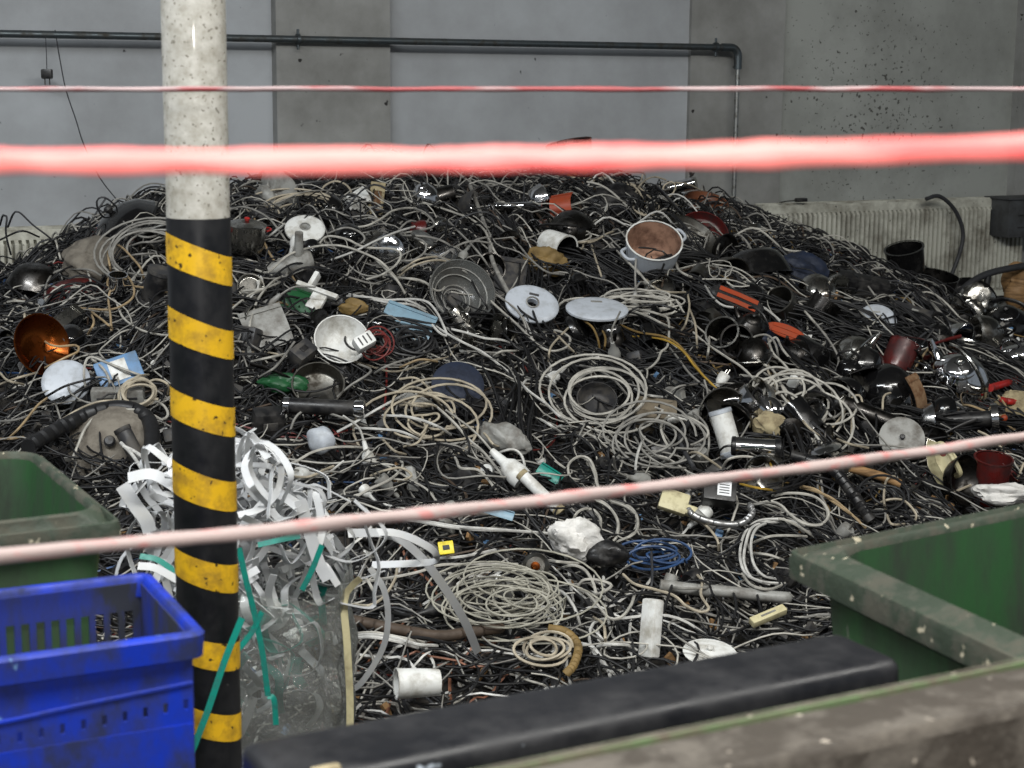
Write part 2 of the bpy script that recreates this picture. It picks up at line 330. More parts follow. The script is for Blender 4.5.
# grey metal box on the wall at the far right
P0 = at_wall(1009, 215, 0.3); s0 = float(sd(P0)[0]); cz = float(at_wall(1012, 219, 0.3)[2])
t = empty('metal_cabinet', from_sd(s0+.2, 0.2, cz)); t.rotation_euler = (0, 0, WANG); tag(t, 'dark grey metal box fixed above the radiator at the right edge', 'cabinet')
MB().rbox((.4, .2, .235), .006).build('body', 'cabinet_grey', t); MB().rbox((.43, .225, .012), .003, (0, 0, .123)).build('top_plate', 'cabinet_grey', t)
for z in (.02, -.055): MB().box((-.1, -.101, z), (.05, .004, .008)).build('louvre', 'plastic_black', t)
MB().box((0, .16, 0), (.1, .13, .1)).build('mounting_arm', 'cabinet_grey', t)

# thin lead and the small black plug that hang from the pipe
hp = at_wall(47, 38, 0.13); q = at_wall(47, 74, 0.13)
t = empty('hanging_plug', q); tag(t, 'small black plug dangling on a thin wire from the pipe', 'plug')
MB().rbox((.05, .04, .045), .008).build('plug_body', 'plastic_black', t)
for dx in (-.011, .011): MB().tube([(dx, 0, -.02), (dx, 0, -.05)], .003, 6).build('prong', 'steel_dull', t)
MB().tube([(0, 0, .02), (.001, 0, (hp[2]-q[2])/2), (0, 0, hp[2]-q[2]+.015)], .002, 5).build('wire', 'cable_dark', t)
wp = [at_wall(x, y, .12) for x, y in ((55, 30), (60, 60), (66, 90), (76, 120), (84, 145), (100, 178), (122, 206))]
tag(MB().tube(spline(wp, 30), .0028, 5).build('thin_wire', 'cable_dark'), 'thin grey wire slanting down the wall left of the striped post', 'wire')
hz = [at_wall(x, y, .26) for x, y in ((926, 199), (938, 196), (950, 204), (959, 218), (963, 234), (960, 252), (952, 274))]
tag(MB().tube(spline(hz, 40), .0125, 10).build('looped_hose', 'cable_dark'), 'dark shiny hose looping up in front of the right radiator', 'hose')
hh = at_wall(801, 200, .17)
t = empty('brush_handle', hh); t.rotation_euler = (0, 0, WANG); tag(t, 'small black handle lying on top of the radiator', 'handle')
MB().rbox((.08, .03, .024), .009).build('grip', 'plastic_black', t); MB().tube([(-.03, 0, 0), (-.1, 0, -.005), (-.15, 0, -.012)], .004, 6).build('shaft', 'steel_dull', t)

# ================================================================ STRIPED POST
pc = at_depth(206.5, 560, 2.95); PR = 0.0545
t = empty('striped_post', (pc[0], pc[1], 0)); tag(t, 'round post, white above, black with yellow slanted stripes below', 'post')
def pz_of(y, x=206): return float(at_depth(x, y, 2.95)[2])
zs = pz_of(217)
MB().tube([(0, 0, zs-.002), (0, 0, 2.2), (0, 0, 3.4), (0, 0, 4.8)], PR, 40).build('white_shaft', 'post_white', t)
MB().tube([(0, 0, 0), (0, 0, .6), (0, 0, zs)], PR+.0008, 40).build('black_sleeve', 'post_black', t)
th0 = math.atan2(-pc[1], -pc[0])
bands = [(231, 262, 257, 286), (304, 336, 331, 359), (384, 413, 407, 436), (456, 489, 481, 510), (543, 570, 563, 591), (624, 652, 640, 667), (693, 720, 711, 737), (762, 790, 778, 806)]
for a0, a1, b0, b1 in bands:       # heights of the left and right ends of each stripe on the side we see
    z = [pz_of(v) for v in (a0, a1, b0, b1)]; n = 48; V, F = [], []
    for i in range(n+1):
        u = i/n*2-1; th = th0+u*math.pi      # u -.5 = left side, +.5 = right side
        k = math.sin(u*math.pi)
        for zz in (z[0]+(z[2]-z[0])*(k+1)/2, z[1]+(z[3]-z[1])*(k+1)/2):
            V.append(((PR+.0018)*math.cos(th), (PR+.0018)*math.sin(th), zz))
        if i: m = 2*i; F.append((m-2, m-1, m+1, m))
    mb = MB(); mb.add(V, F); mb.build('yellow_stripe', 'stripe_yellow', t)

# ================================================================ BINS
def rrect(L, W, rad, n=6):
    P = []
    for cx, cy, a in ((L-rad, W-rad, 0), (rad, W-rad, 90), (rad, rad, 180), (L-rad, rad, 270)):
        for i in range(n+1):
            b = math.radians(a+90*i/n); P.append((cx+rad*math.cos(b), cy+rad*math.sin(b)))
    return np.array(P)
def ring_mesh(rings):
    V = np.concatenate([np.column_stack([r, np.full(len(r), z)]) for r, z in rings]); k = len(rings[0][0]); m = MB()
    m.add(V, [(i*k+j, i*k+(j+1) % k, (i+1)*k+(j+1) % k, (i+1)*k+j) for i in range(len(rings)-1) for j in range(k)]); return m
def inset(L, W, i, rad): return rrect(L-2*i, W-2*i, max(.006, rad))+i
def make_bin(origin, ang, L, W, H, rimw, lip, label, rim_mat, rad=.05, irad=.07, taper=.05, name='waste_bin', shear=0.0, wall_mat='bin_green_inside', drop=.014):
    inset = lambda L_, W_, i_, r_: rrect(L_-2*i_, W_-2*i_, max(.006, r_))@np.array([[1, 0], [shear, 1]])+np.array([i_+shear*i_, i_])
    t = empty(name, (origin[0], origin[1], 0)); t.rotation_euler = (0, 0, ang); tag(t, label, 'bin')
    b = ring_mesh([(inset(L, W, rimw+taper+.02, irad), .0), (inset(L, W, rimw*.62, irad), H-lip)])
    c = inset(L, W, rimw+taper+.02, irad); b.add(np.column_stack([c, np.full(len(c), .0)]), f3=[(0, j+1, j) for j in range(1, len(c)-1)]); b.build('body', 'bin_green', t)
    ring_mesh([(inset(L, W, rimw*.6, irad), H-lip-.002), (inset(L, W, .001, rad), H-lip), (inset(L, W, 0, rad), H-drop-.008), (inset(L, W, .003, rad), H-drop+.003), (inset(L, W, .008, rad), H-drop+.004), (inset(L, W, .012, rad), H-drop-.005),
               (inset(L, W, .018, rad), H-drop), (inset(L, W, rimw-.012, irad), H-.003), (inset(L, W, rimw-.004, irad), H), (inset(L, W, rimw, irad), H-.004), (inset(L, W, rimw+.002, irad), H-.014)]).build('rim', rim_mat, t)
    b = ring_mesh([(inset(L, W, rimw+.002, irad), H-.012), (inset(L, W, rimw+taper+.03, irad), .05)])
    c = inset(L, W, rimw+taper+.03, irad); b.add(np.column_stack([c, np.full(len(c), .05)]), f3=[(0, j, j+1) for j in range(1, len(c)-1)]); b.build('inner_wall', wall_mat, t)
    return t
BA = math.radians(28.5); BU = np.array([math.cos(BA), math.sin(BA)]); BV = np.array([-math.sin(BA), math.cos(BA)])
# right bin: left corner seen at (785,550), near corner at (1022,664)
A = at_z(784, 551, .99)[:2]; Bn = at_z(1030, 668, .99)[:2]; Cn = at_z(1024, 503, .99)[:2]; u = (Cn-A)/np.linalg.norm(Cn-A); BA2 = math.atan2(u[1], u[0]); v = np.array([-u[1], u[0]]); e = A-Bn; shr = float(e@u)/float(e@v); Wd = .56
tr = make_bin(A-(v+u*shr)*Wd, BA2, .78, Wd, 1.0, .052, .045, 'open green plastic bin with a dirty rim at the right edge', 'bin_rim_dirty', rad=.02, irad=.06, shear=shr, drop=.012)
# left bin
B = at_z(124, 521, .985)[:2]; L2 = .62
tl = make_bin(B-BU*L2, BA, L2, .53, 1.0, .032, .05, 'open green plastic bin left of the striped post', 'bin_rim_dirty', rad=.02, irad=.05, drop=.02)
MB().tube([(-.1, .56, 1.03), (.2, .56, 1.03), (.515, .56, 1.03)], .0165, 14).build('handle', 'bin_green', tl)
for x in (.02, .49): MB().box((x, .545, 1.0), (.03, .04, .06)).build('handle_bracket', 'bin_green', tl)
# nearest bin, only its far rim in frame
C0 = at_z(512, 768, 1.09)[:2]; C1 = at_z(1024, 663, 1.09)[:2]; u = (C1-C0)/np.linalg.norm(C1-C0); an = math.atan2(u[1], u[0]); v = np.array([-u[1], u[0]])
tn = make_bin(C0-u*.18-v*.62, an, .92, .62, 1.1, .10, .05, 'nearest green bin, its brown grimy rim along the bottom right corner', 'bin_rim_brown', rad=.03, irad=.07, wall_mat='bin_rim_brown', drop=.006)
MB().box((.46, .613, 1.0925), (.84, .012, .008)).build('worn_edge', 'rim_worn_edge', tn)
# long black bin between them
D0 = at_z(246, 738, 1.0)[:2]; D1 = at_z(832, 630, 1.0)[:2]; u = (D1-D0)/np.linalg.norm(D1-D0); an = math.atan2(u[1], u[0]); v = np.array([-u[1], u[0]]); Lb = float(np.linalg.norm(D1-D0))+.02
tb = empty('long_black_bin', (*((D0+D1)/2-v*.06), 0)); tb.rotation_euler = (0, 0, an); tag(tb, 'long scuffed black plastic bin with rounded lid along the bottom', 'bin')
MB().rbox((Lb, .12, .17), .022, (0, 0, .915), seg=5).build('lid', 'black_plastic', tb)
MB().rbox((Lb-.05, .09, .84), .02, (0, 0, .42)).build('body', 'black_plastic', tb)
MB().rbox((.03, .012, .022), .004, (-Lb/2+.05, -.05, .993)).build('sticker', 'board_tan', tb)

# blue crate-like bin
ZB = .95
K0 = at_z(0, 660, ZB)[:2]; K1 = at_z(208, 632, ZB)[:2]; K2 = at_z(162, 569, ZB)[:2]
u = (K1-K0)/np.linalg.norm(K1-K0); an = math.atan2(u[1], u[0]); v = np.array([-u[1], u[0]]); Lc = .62; Wc = float((K2-K1)@v)
tk = empty('blue_bin', (*(K1-u*Lc), 0)); tk.rotation_euler = (0, 0, an); tag(tk, 'bright blue plastic bin with slotted walls in the bottom left corner', 'bin')
def holed(name, org, ax, Ln, z0, z1, holes, m, th):
    us = sorted({0, Ln, *[h[0] for h in holes], *[h[1] for h in holes]}); zz = sorted({z0, z1, *[h[2] for h in holes], *[h[3] for h in holes]})
    V = [(org[0]+ax[0]*a, org[1]+ax[1]*a, z) for z in zz for a in us]; k = len(us); F = []
    for i in range(len(zz)-1):
        for j in range(k-1):
            a, z = (us[j]+us[j+1])/2, (zz[i]+zz[i+1])/2
            if not any(h[0] < a < h[1] and h[2] < z < h[3] for h in holes): F.append((i*k+j, i*k+j+1, (i+1)*k+j+1, (i+1)*k+j))
    mb = MB(); mb.add(V, F); o = mb.build(name, m, tk, smooth=False); sm = o.modifiers.new('thickness', 'SOLIDIFY'); sm.thickness = th; sm.offset = 0; return o
tp = .018
far_h = [(Lc-.125-.0205*i, Lc-.125-.0205*i+.0115, ZB-.098, ZB-.05) for i in range(-4, 14)]
near_h = [(Lc-.03-.0262*i, Lc-.03-.0262*i+.006, ZB-.108-.0022*max(0, 7-i), ZB-.093-.0022*max(0, 7-i)) for i in range(18)]
near_h = [(a, b, round(ZB-.106-.0012*min(i, 8), 4), round(ZB-.092-.0012*min(i, 8), 4)) for i, (a, b, *_r) in enumerate(near_h)]
holed('far_wall', (tp, Wc-tp), (1, 0), Lc-2*tp, .03, ZB-.01, [(a-tp, b-tp, c, d) for a, b, c, d in far_h if a > tp], 'crate_blue_inside', .004)
holed('near_wall', (tp, tp), (1, 0), Lc-2*tp, .03, ZB-.02, [(a-tp, b-tp, c, d) for a, b, c, d in near_h if a > tp], 'crate_blue', .004)
holed('side_wall', (Lc-tp, tp), (0, 1), Wc-2*tp, .03, ZB-.01, [], 'crate_blue_inside', .004)
holed('side_wall', (tp, tp), (0, 1), Wc-2*tp, .03, ZB-.01, [], 'crate_blue_inside', .004)
MB().box((Lc/2, Wc/2, .015), (Lc-2*tp, Wc-2*tp, .03)).build('bottom', 'crate_blue', tk)
ring_mesh([(inset(Lc, Wc, .016, .014), ZB-.034), (inset(Lc, Wc, .002, .02), ZB-.034), (inset(Lc, Wc, 0, .02), ZB-.004), (inset(Lc, Wc, .004, .02), ZB), (inset(Lc, Wc, .014, .012), ZB), (inset(Lc, Wc, .018, .012), ZB-.006), (inset(Lc, Wc, .019, .012), ZB-.03)]).build('rim', 'crate_blue', tk)
rid = spline([(tp, tp-.003, ZB-.1165), (Lc-.3, tp-.003, ZB-.1165), (Lc-.16, tp-.003, ZB-.108), (Lc-tp, tp-.003, ZB-.1)], 30); MB().tube(rid+np.array([0, 0, .03]), .003, 6).build('ridge', 'crate_blue', tk)
holed('lower_panel', (tp, tp-.003), (1, 0), Lc-2*tp, .04, ZB-.125, [], 'crate_blue', .003)

# ================================================================ BARRIER TAPES
def tape_mat(name, bias, red, pale):
    m = bpy.data.materials.new(name); m.use_nodes = True; N = m.node_tree.nodes; Lk = m.node_tree.links; b = N['Principled BSDF']
    tc = N.new('ShaderNodeTexCoord'); mp = N.new('ShaderNodeMapping'); mp.inputs['Scale'].default_value = (9, 60, 60); Lk.new(tc.outputs['Object'], mp.inputs['Vector'])
    n = N.new('ShaderNodeTexNoise'); n.inputs['Scale'].default_value = 1.0; n.inputs['Detail'].default_value = 3; Lk.new(mp.outputs[0], n.inputs['Vector'])
    r = N.new('ShaderNodeMapRange'); r.inputs['From Min'].default_value = bias-.07; r.inputs['From Max'].default_value = bias+.07; Lk.new(n.outputs['Fac'], r.inputs['Value'])
    x = N.new('ShaderNodeMix'); x.data_type = 'RGBA'; Lk.new(r.outputs[0], x.inputs['Factor']); x.inputs['A'].default_value = lin(red); x.inputs['B'].default_value = lin(pale)
    Lk.new(x.outputs['Result'], b.inputs['Base Color']); b.inputs['Roughness'].default_value = .5; return m
def tape(px0, Y0, px1, Y1, wpx, m, label, sag=0.0, wv=.0, seed=1):
    a = at_depth(*px0, Y0); b = at_depth(*px1, Y1); dv = b-a; a2 = a-dv*1.6; b2 = b+dv*1.6; n = 500; tt = np.linspace(0, 1, n)
    r = np.random.default_rng(seed); P = a2+(b2-a2)*tt[:, None]; u = np.clip((tt-.381)/.238, 0, 1)
    P[:, 2] -= sag*4*u*(1-u); P[:, 2] += wv*np.interp(tt, np.linspace(0, 1, 90), r.normal(size=90))
    R0 = .5*wpx*(Y0+Y1)/2/FPX; rad = R0*(1+.05*np.interp(tt, np.linspace(0, 1, 160), r.normal(size=160)))
    return tag(MB().tube(P-a, rad, 10, flat=.86, twist=np.cumsum(np.interp(tt, np.linspace(0, 1, 60), r.uniform(.05, .3, 60)))).build('barrier_tape', m, loc=a), label, 'barrier tape')
tape((0, 161), .80, (1024, 147), .80, 27, tape_mat('tape_thick', .5, (218, 92, 90), (232, 128, 122)), 'thickest, brightest pink twisted barrier tape across the upper picture', sag=.0025, seed=3)
tape((0, 89), 2.3, (1024, 89), 2.3, 5.6, tape_mat('tape_thin', .5, (146, 66, 68), (156, 136, 136)), 'thinnest red twisted barrier tape, topmost, in front of the wall', wv=.0005, seed=5)
tape((0, 556), 1.45, (1024, 437), 2.15, 14, tape_mat('tape_low', .38, (186, 116, 112), (166, 148, 144)), 'pale pink twisted barrier tape slanting across the heap', sag=.008, wv=.0004, seed=8)

# ================================================================ BAG OF STRAPPING
bag_c = at_depth(262, 650, 3.62)
bagt = empty('clear_plastic_bag', (bag_c[0], bag_c[1], 0)); tag(bagt, 'clear crumpled plastic bag of white and teal strapping behind the post', 'bag')
def bag_mesh():
    m = MB(); nz, na = 40, 72; V = []; br = np.random.default_rng(5); ph = br.uniform(0, 6.28, 12)
    for i in range(nz):
        z = i/(nz-1); zz = .02+z*.53; rx = .20*(1-.25*(1-z)**3)*(1+.06*math.sin(4*z+1)); ry = .15
        for j in range(na):
            a = j/na*2*math.pi; wr = 1+.045*math.sin(5*a+3*z+ph[0])+.03*math.sin(11*a-7*z+ph[1])+.022*math.sin(19*a+13*z+ph[2])+.02*math.sin(9*z*3+4*a+ph[3])
            ca, sa = math.cos(a), math.sin(a); sq = (abs(ca)**2.6+abs(sa)**2.6)**(-1/2.6)
            V.append((rx*sq*ca*wr, ry*sq*sa*wr, zz+.02*math.sin(3*a+ph[4])*z+(.05*max(0, ca)**3)*z))
    F = [(i*na+j, i*na+(j+1) % na, (i+1)*na+(j+1) % na, (i+1)*na+j) for i in range(nz-1) for j in range(na)]; m.add(V, F)
    m.add([(0, 0, .02)]); 
    return m
bm_ = bpy.data.materials.new('bag_film'); bm_.use_nodes = True; N = bm_.node_tree.nodes; Lk = bm_.node_tree.links; N.remove(N['Principled BSDF'])
tr_ = N.new('ShaderNodeBsdfTransparent'); tr_.inputs[0].default_value = (.93, .95, .93, 1); gl = N.new('ShaderNodeBsdfGlossy'); gl.inputs['Roughness'].default_value = .12; df = N.new('ShaderNodeBsdfDiffuse'); df.inputs[0].default_value = (.78, .80, .76, 1)
m1 = N.new('ShaderNodeMixShader'); m2 = N.new('ShaderNodeMixShader'); fr = N.new('ShaderNodeFresnel'); fr.inputs[0].default_value = 1.75
nz_ = N.new('ShaderNodeTexNoise'); nz_.inputs['Scale'].default_value = 22; nz_.inputs['Detail'].default_value = 6; bp = N.new('ShaderNodeBump'); bp.inputs['Strength'].default_value = .9; bp.inputs['Distance'].default_value = .02; Lk.new(nz_.outputs[0], bp.inputs['Height'])
Lk.new(bp.outputs[0], gl.inputs['Normal']); Lk.new(bp.outputs[0], fr.inputs['Normal'])
m1.inputs[0].default_value = .12; Lk.new(tr_.outputs[0], m1.inputs[1]); Lk.new(df.outputs[0], m1.inputs[2]); Lk.new(fr.outputs[0], m2.inputs[0]); Lk.new(m1.outputs[0], m2.inputs[1]); Lk.new(gl.outputs[0], m2.inputs[2]); Lk.new(m2.outputs[0], N['Material Output'].inputs[0])
film = bag_mesh().build('film', bm_, bagt)
seam = [(.185, -.06, .05), (.2, -.055, .25), (.196, -.06, .42), (.19, -.05, .53), (.225, -.05, .575)]
MB().ribbon(spline(seam, 24), (1, .3, 0), .016).build('side_seam', 'plastic_beige', bagt)
# loose strapping spilling out of the bag
sr = np.random.default_rng(21)
def strap(center, rad, wid, m, label, group, n=26, name='plastic_strap', turns=None):
    c = np.asarray(center); k = 6; ax = sr.normal(size=3); ax[2] = abs(ax[2])*.6
    a0 = sr.uniform(0, 6.28); tn_ = turns or sr.uniform(.35, .95); b = np.cross(ax/np.linalg.norm(ax), sr.normal(size=3)); b /= np.linalg.norm(b); e = np.cross(ax/np.linalg.norm(ax), b)
    ctl = []
    for i in range(k):
        a = a0+tn_*2*math.pi*i/(k-1); rr = rad*sr.uniform(.6, 1.15); ctl.append(c+rr*(math.cos(a)*b+math.sin(a)*e)*np.array([1.0, .8, .95])+sr.normal(size=3)*rad*.12)
    if label.startswith('flat white plastic strap,'): label = label.replace('flat', ('gently bent', 'half looped', 'curled')[0 if tn_ < .52 else 1 if tn_ < .75 else 2]+(' short' if rad < .085 else ' long'), 1)
    ctl = np.array(ctl); ctl[:, 2] = np.maximum(ctl[:, 2], .03); P = spline(ctl, n); o0 = P[0]
    return tag(MB().ribbon(P-o0, ax+sr.normal(size=3)*.3, wid).build(name, m, loc=o0), label, 'strap', group)
def strap_name(x, y):
    a = 'left of the striped post' if x < 172 else 'behind the striped post' if x < 238 else 'right of the striped post'; b = 'top' if y < 505 else 'middle' if y < 540 else 'bottom'
    return 'flat white plastic strap, %s of the strap heap %s' % (b, a), 'white straps %s %s' % (b, a)
for i in range(120):
    px, py = sr.uniform(150, 345), sr.uniform(468, 590)
    if px > 320 and py < 510: continue
    if px > 235 and py < 490: px = 235+(px-235)*.4
    strap(at_depth(px, py, sr.uniform(3.5, 3.78)), sr.uniform(.04, .13), .016, 'strip_white', *strap_name(px, py))
for i in range(34):
    q = np.array([bag_c[0], bag_c[1], 0])+np.array([sr.uniform(-.1, .14), sr.uniform(-.09, .03), sr.uniform(.25, .55)])
    strap(q, sr.uniform(.04, .075), .019, 'strip_white' if i % 5 < 3 else 'plastic_teal', 'flat white plastic strap seen inside the clear bag' if i % 5 < 3 else 'teal plastic strap inside the clear bag', 'white straps inside the bag' if i % 5 < 3 else 'teal straps inside the bag')
def pxstrap(pts, Y, wid, m, label, group=None, wd=None, n=40, name='plastic_strap', heap=None):
    ys = np.linspace(*Y, len(pts)) if isinstance(Y, tuple) else [Y]*len(pts)
    P = spline(np.array([at_depth(a, b, yy) for (a, b), yy in zip(pts, ys)]), n); o0 = P[0]
    T = P[-1]-P[0]; wdv = wd if wd is not None else np.cross(T, FWD)
    if wd is None:
        Tt = np.gradient(P, axis=0); wdv = np.cross(Tt, FWD-np.array([0, 0, .45]))
        wdv = wdv/np.linalg.norm(wdv, axis=1)[:, None]*np.sign((wdv@wdv[0]))[:, None] if False else wdv
    return tag(MB().ribbon(P-o0, wdv, wid).build(name, m, loc=o0), label, 'strap', group)
pxstrap([(352, 533), (390, 535), (420, 556), (446, 590), (465, 622), (478, 653)], (3.7, 4.3), .022, 'strip_white', 'longest white plastic strap, arching right from the bag onto cables')
pxstrap([(348, 534), (395, 533), (430, 548), (436, 560), (420, 563), (372, 565)], (3.75, 4.0), .018, 'strip_white', 'white plastic strap folded back into a hairpin right of bag')
pxstrap([(370, 568), (384, 590), (388, 620), (382, 650), (362, 682), (348, 692)], (3.75, 3.85), .014, 'strip_white', 'narrow white strap hanging in an arc right of the bag')
pxstrap([(341, 605), (342, 640), (341, 680), (340, 706)], 3.75, .016, 'strip_white', 'white strap hanging straight down beside the bag seam')
pxstrap([(236, 448), (262, 443), (280, 460), (278, 490), (262, 508), (238, 515)], (3.6, 3.5), .014, 'strip_white', 'white strap standing in a big open loop right of the post')
pxstrap([(122, 485), (135, 505), (146, 520), (150, 532)], 3.55, .03, 'strip_white', 'wide white strap sticking out left of the post')
pxstrap([(128, 478), (150, 474), (168, 482), (182, 492)], 3.5, .024, 'strip_white', 'white strap curving over toward the post from the left')
pxstrap([(300, 500), (306, 520), (318, 560), (328, 580)], 3.5, .026, 'strip_white', 'upright white strap leaning at the top right of the strap heap')
for pts, Y, lb in (([(239, 548), (246, 580), (254, 612), (262, 650), (268, 696)], 3.42, 'teal strap running straight down the front of the clear bag'),
                   ([(268, 696), (274, 700), (276, 725)], 3.42, 'short teal strap end at the foot of the clear bag'),
                   ([(242, 618), (225, 660), (208, 710), (192, 752)], (2.90, 2.87), 'teal strap slanting down across the striped post'),
                   ([(262, 612), (252, 632), (238, 650)], 3.42, 'short teal strap crossing behind the post beside bag'),
                   ([(322, 545), (312, 570), (302, 590)], 3.45, 'short teal strap among the white straps'),
                   ([(258, 545), (280, 540), (300, 536)], 3.5, 'teal strap lying across the white straps'),
                   ([(140, 556), (158, 560), (178, 574)], 3.4, 'teal strap left of the post above the blue bin')):
    pxstrap(pts, Y, .012, 'plastic_teal', lb)
pxstrap([(138, 566), (155, 568), (178, 580)], 3.38, .016, 'strip_white', 'white strap left of the post above the blue bin')

# ================================================================ HEAP
gs = np.linspace(-4.2, 6.0, 200); gd = np.linspace(.16, TOE+.3, 110); S_, D_ = np.meshgrid(gs, gd)
XY = WP0+S_[..., None]*WDIR+D_[..., None]*WNRM; Pg = np.dstack([XY, np.zeros(S_.shape)])
zz = heap_z(Pg)-.055+fine(Pg)*1.3+rng.normal(0, .008, S_.shape); zz = np.maximum(zz, .004); zz[-1] = .002; Pg[..., 2] = zz
mb = MB(); k = len(gs); mb.add(Pg.reshape(-1, 3), [(i*k+j, (i+1)*k+j, (i+1)*k+j+1, i*k+j+1) for i in range(len(gd)-1) for j in range(k-1)])
tag(mb.build('scrap_core', 'core_dark'), 'dark compacted scrap underneath the tangled cables', 'scrap heap', kind='stuff')

APEX = np.array([-.35, 7.6])
def cable_path(n, step, curl, radial=.55, z_off=(0, .04), area=None, hump=.02, depth=0):
    hump0 = hump
    while True:
        s, d = rng.uniform(*(area[0] if area else (-3.6, 4.6))), rng.uniform(*(area[1] if area else (.3, TOE+.05)))
        p = WP0+s*WDIR+d*WNRM
        if not (3.6 < p[1] and abs(p[0])/p[1] < .37): continue
        if s > 1.0 and d < 3.0 and rng.random() < .86*min(1, (s-1.0)/.5): continue      # pots and pans lie there instead
        break
    if rng.random() < radial: v = p-APEX; th = math.atan2(v[1], v[0])+rng.normal(0, .5)
    else: th = rng.uniform(0, 6.28)
    kap = rng.normal(0, curl); P = np.zeros((n, 3)); q = p.copy()
    for i in range(n):
        P[i, :2] = q; kap = .86*kap+rng.normal(0, curl*.55); th += kap*step; q = q+step*np.array([math.cos(th), math.sin(th)])
        dd = (q-WP0)@WNRM
        if dd < .2: q = q+WNRM*(.2-dd); th += .5
        if dd > TOE+.2: th += .4
    hump = hump*(1+1.3*max(0., min(1., (2.6-(p-WP0)@WNRM)/1.2)))
    for q_ in (P[n//2], P[-1]):
        s_, d_ = sd(q_)
        if s_ > 1.0 and d_ < 3.0 and depth < 6 and rng.random() < .8*min(1, (s_-1.0)/.5): return cable_path(n, step, curl, radial, z_off, area, hump0, depth+1)
    z = heap_z(P)+fine(P); o = rng.uniform(*z_off); t = np.linspace(0, 1, n)
    P[:, 2] = z+o+hump*np.sin(t*rng.uniform(4, 16)+rng.uniform(0, 6))+.6*hump*np.sin(t*rng.uniform(12, 30)+rng.uniform(0, 6)); P[:, 2] = np.maximum(P[:, 2], .008)
    P[1:-1] = .25*P[:-2]+.5*P[1:-1]+.25*P[2:]
    return P
def cable_mass(name, m, count, r, label, z_off, n=(16, 34), step=.036, curl=4.0, sides=4, over=0, bundles=0, **kw):
    mb = MB()
    for _ in range(over): mb.tube(cable_path(int(rng.integers(14, 30)), step, curl*rng.uniform(.4, 2.0), z_off=(.04, .085), hump=.013, area=((-3.6, 4.2), (.9, TOE))), r*rng.uniform(.6, 1.05), sides, caps=False)
    for _ in range(bundles):
        B0 = cable_path(34, .04, 1.3, radial=1.0, z_off=(.01, .04), hump=.012, area=((-1.5, .8), (1.1, 3.6)))
        for _k in range(9):
            t = np.linspace(0, 1, len(B0)); Q = B0+np.stack([.05*np.sin(t*rng.uniform(1, 4)+rng.uniform(0, 6)), .04*np.sin(t*rng.uniform(1, 4)+rng.uniform(0, 6)), .022*np.sin(t*rng.uniform(2, 7)+rng.uniform(0, 6))+.02], 1); Q[:, 2] = np.maximum(Q[:, 2], .01)
            mb.tube(Q, r*rng.uniform(.8, 1.2), sides, caps=False)
    for _ in range(count):
        mb.tube(cable_path(int(rng.integers(*n)), step, curl*rng.uniform(.3, 1.6), z_off=z_off, **kw), r*rng.uniform(.75, 1.2), sides, caps=False)
    return tag(mb.build(name, m), label, 'cables', kind='stuff')
cable_mass('black_cable_mass', 'cable_black', 2500, .0044, 'dense mass of tangled black cables covering the heap', (-.03, .035), over=520, bundles=26)
cable_mass('dark_grey_cable_mass', 'cable_dark', 560, .0042, 'dark grey cables tangled all through the heap', (-.03, .035))
cable_mass('grey_cable_mass', 'cable_grey', 430, .0037, 'mid grey cables tangled all through the heap', (-.03, .03), over=150)
cable_mass('pale_cable_mass', 'cable_offwhite', 460, .0036, 'off-white cables tangled all through the heap', (-.035, .025), curl=5, over=110)
cable_mass('brown_cable_mass', 'cable_brown', 90, .0042, 'brown cables scattered through the heap', (-.03, .03))
cable_mass('ochre_cable_mass', 'cable_ochre', 36, .0035, 'ochre wires scattered through the middle of heap', (-.02, .03), area=((-.8, 2.0), (1.2, 3.6)))
cable_mass('blue_cable_mass', 'cable_blue', 36, .0035, 'thin blue wires scattered through the heap', (-.03, .02))
cable_mass('red_cable_mass', 'cable_red', 36, .0032, 'thin red wires scattered through the heap', (-.03, .02))
_q = float(sd(at_z(400, 685, .05))[0])
cable_mass('orange_wire_litter', 'cable_orange', 16, .0042, 'short orange-brown wires around the white cup behind black bin', (.0, .05), n=(8, 14), curl=1.0, area=((_q-.35, _q+.45), (3.9, TOE)))
cable_mass('white_wire_litter', 'cable_white', 44, .0045, 'short white wires around the white cup behind black bin', (.0, .05), n=(8, 16), curl=1.2, area=((_q-.4, _q+.8), (3.8, TOE)))
# fine litter near the foot of the heap
def litter(name, m, count, size, label, area=((-3.6, 4.6), (.4, TOE+.1)), zo=(-.02, .03)):
    mb = MB(); c = 0
    while c < count:
        s, d = rng.uniform(*area[0]), rng.uniform(*area[1]); p = from_sd(s, d)
        if p[1] < 3.6 or abs(p[0])/p[1] > .36: continue
        c += 1; p[2] = max(.012, float(heap_z(p)+fine(p))+rng.uniform(*zo)); a = rng.normal(size=3); b = rng.normal(size=3); a /= np.linalg.norm(a); b -= a*(a@b); b /= np.linalg.norm(b)
        mb.box(p, np.array([rng.uniform(.5, 1.6), rng.uniform(.3, 1.0), rng.uniform(.05, .5)])*size, np.column_stack([a, b, np.cross(a, b)]))
    return tag(mb.build(name, m, smooth=False), label, 'litter', kind='stuff')
litter('dark_fragments', 'plastic_dark', 1500, .04, 'dark broken plastic fragments between the cables')
litter('metal_fragments', 'steel_dull', 500, .03, 'small bits of scrap metal between the cables')
litter('white_fragments', 'plastic_white', 200, .024, 'small white plastic fragments between the cables', area=((-3, 4), (2.2, TOE+.1)))
litter('grey_fragments', 'plastic_grey', 220, .026, 'grey plastic fragments between the cables')
litter('brown_fragments', 'wood', 130, .03, 'brown wood and card fragments near the foot of the heap', area=((-3, 3), (3.0, TOE+.1)))
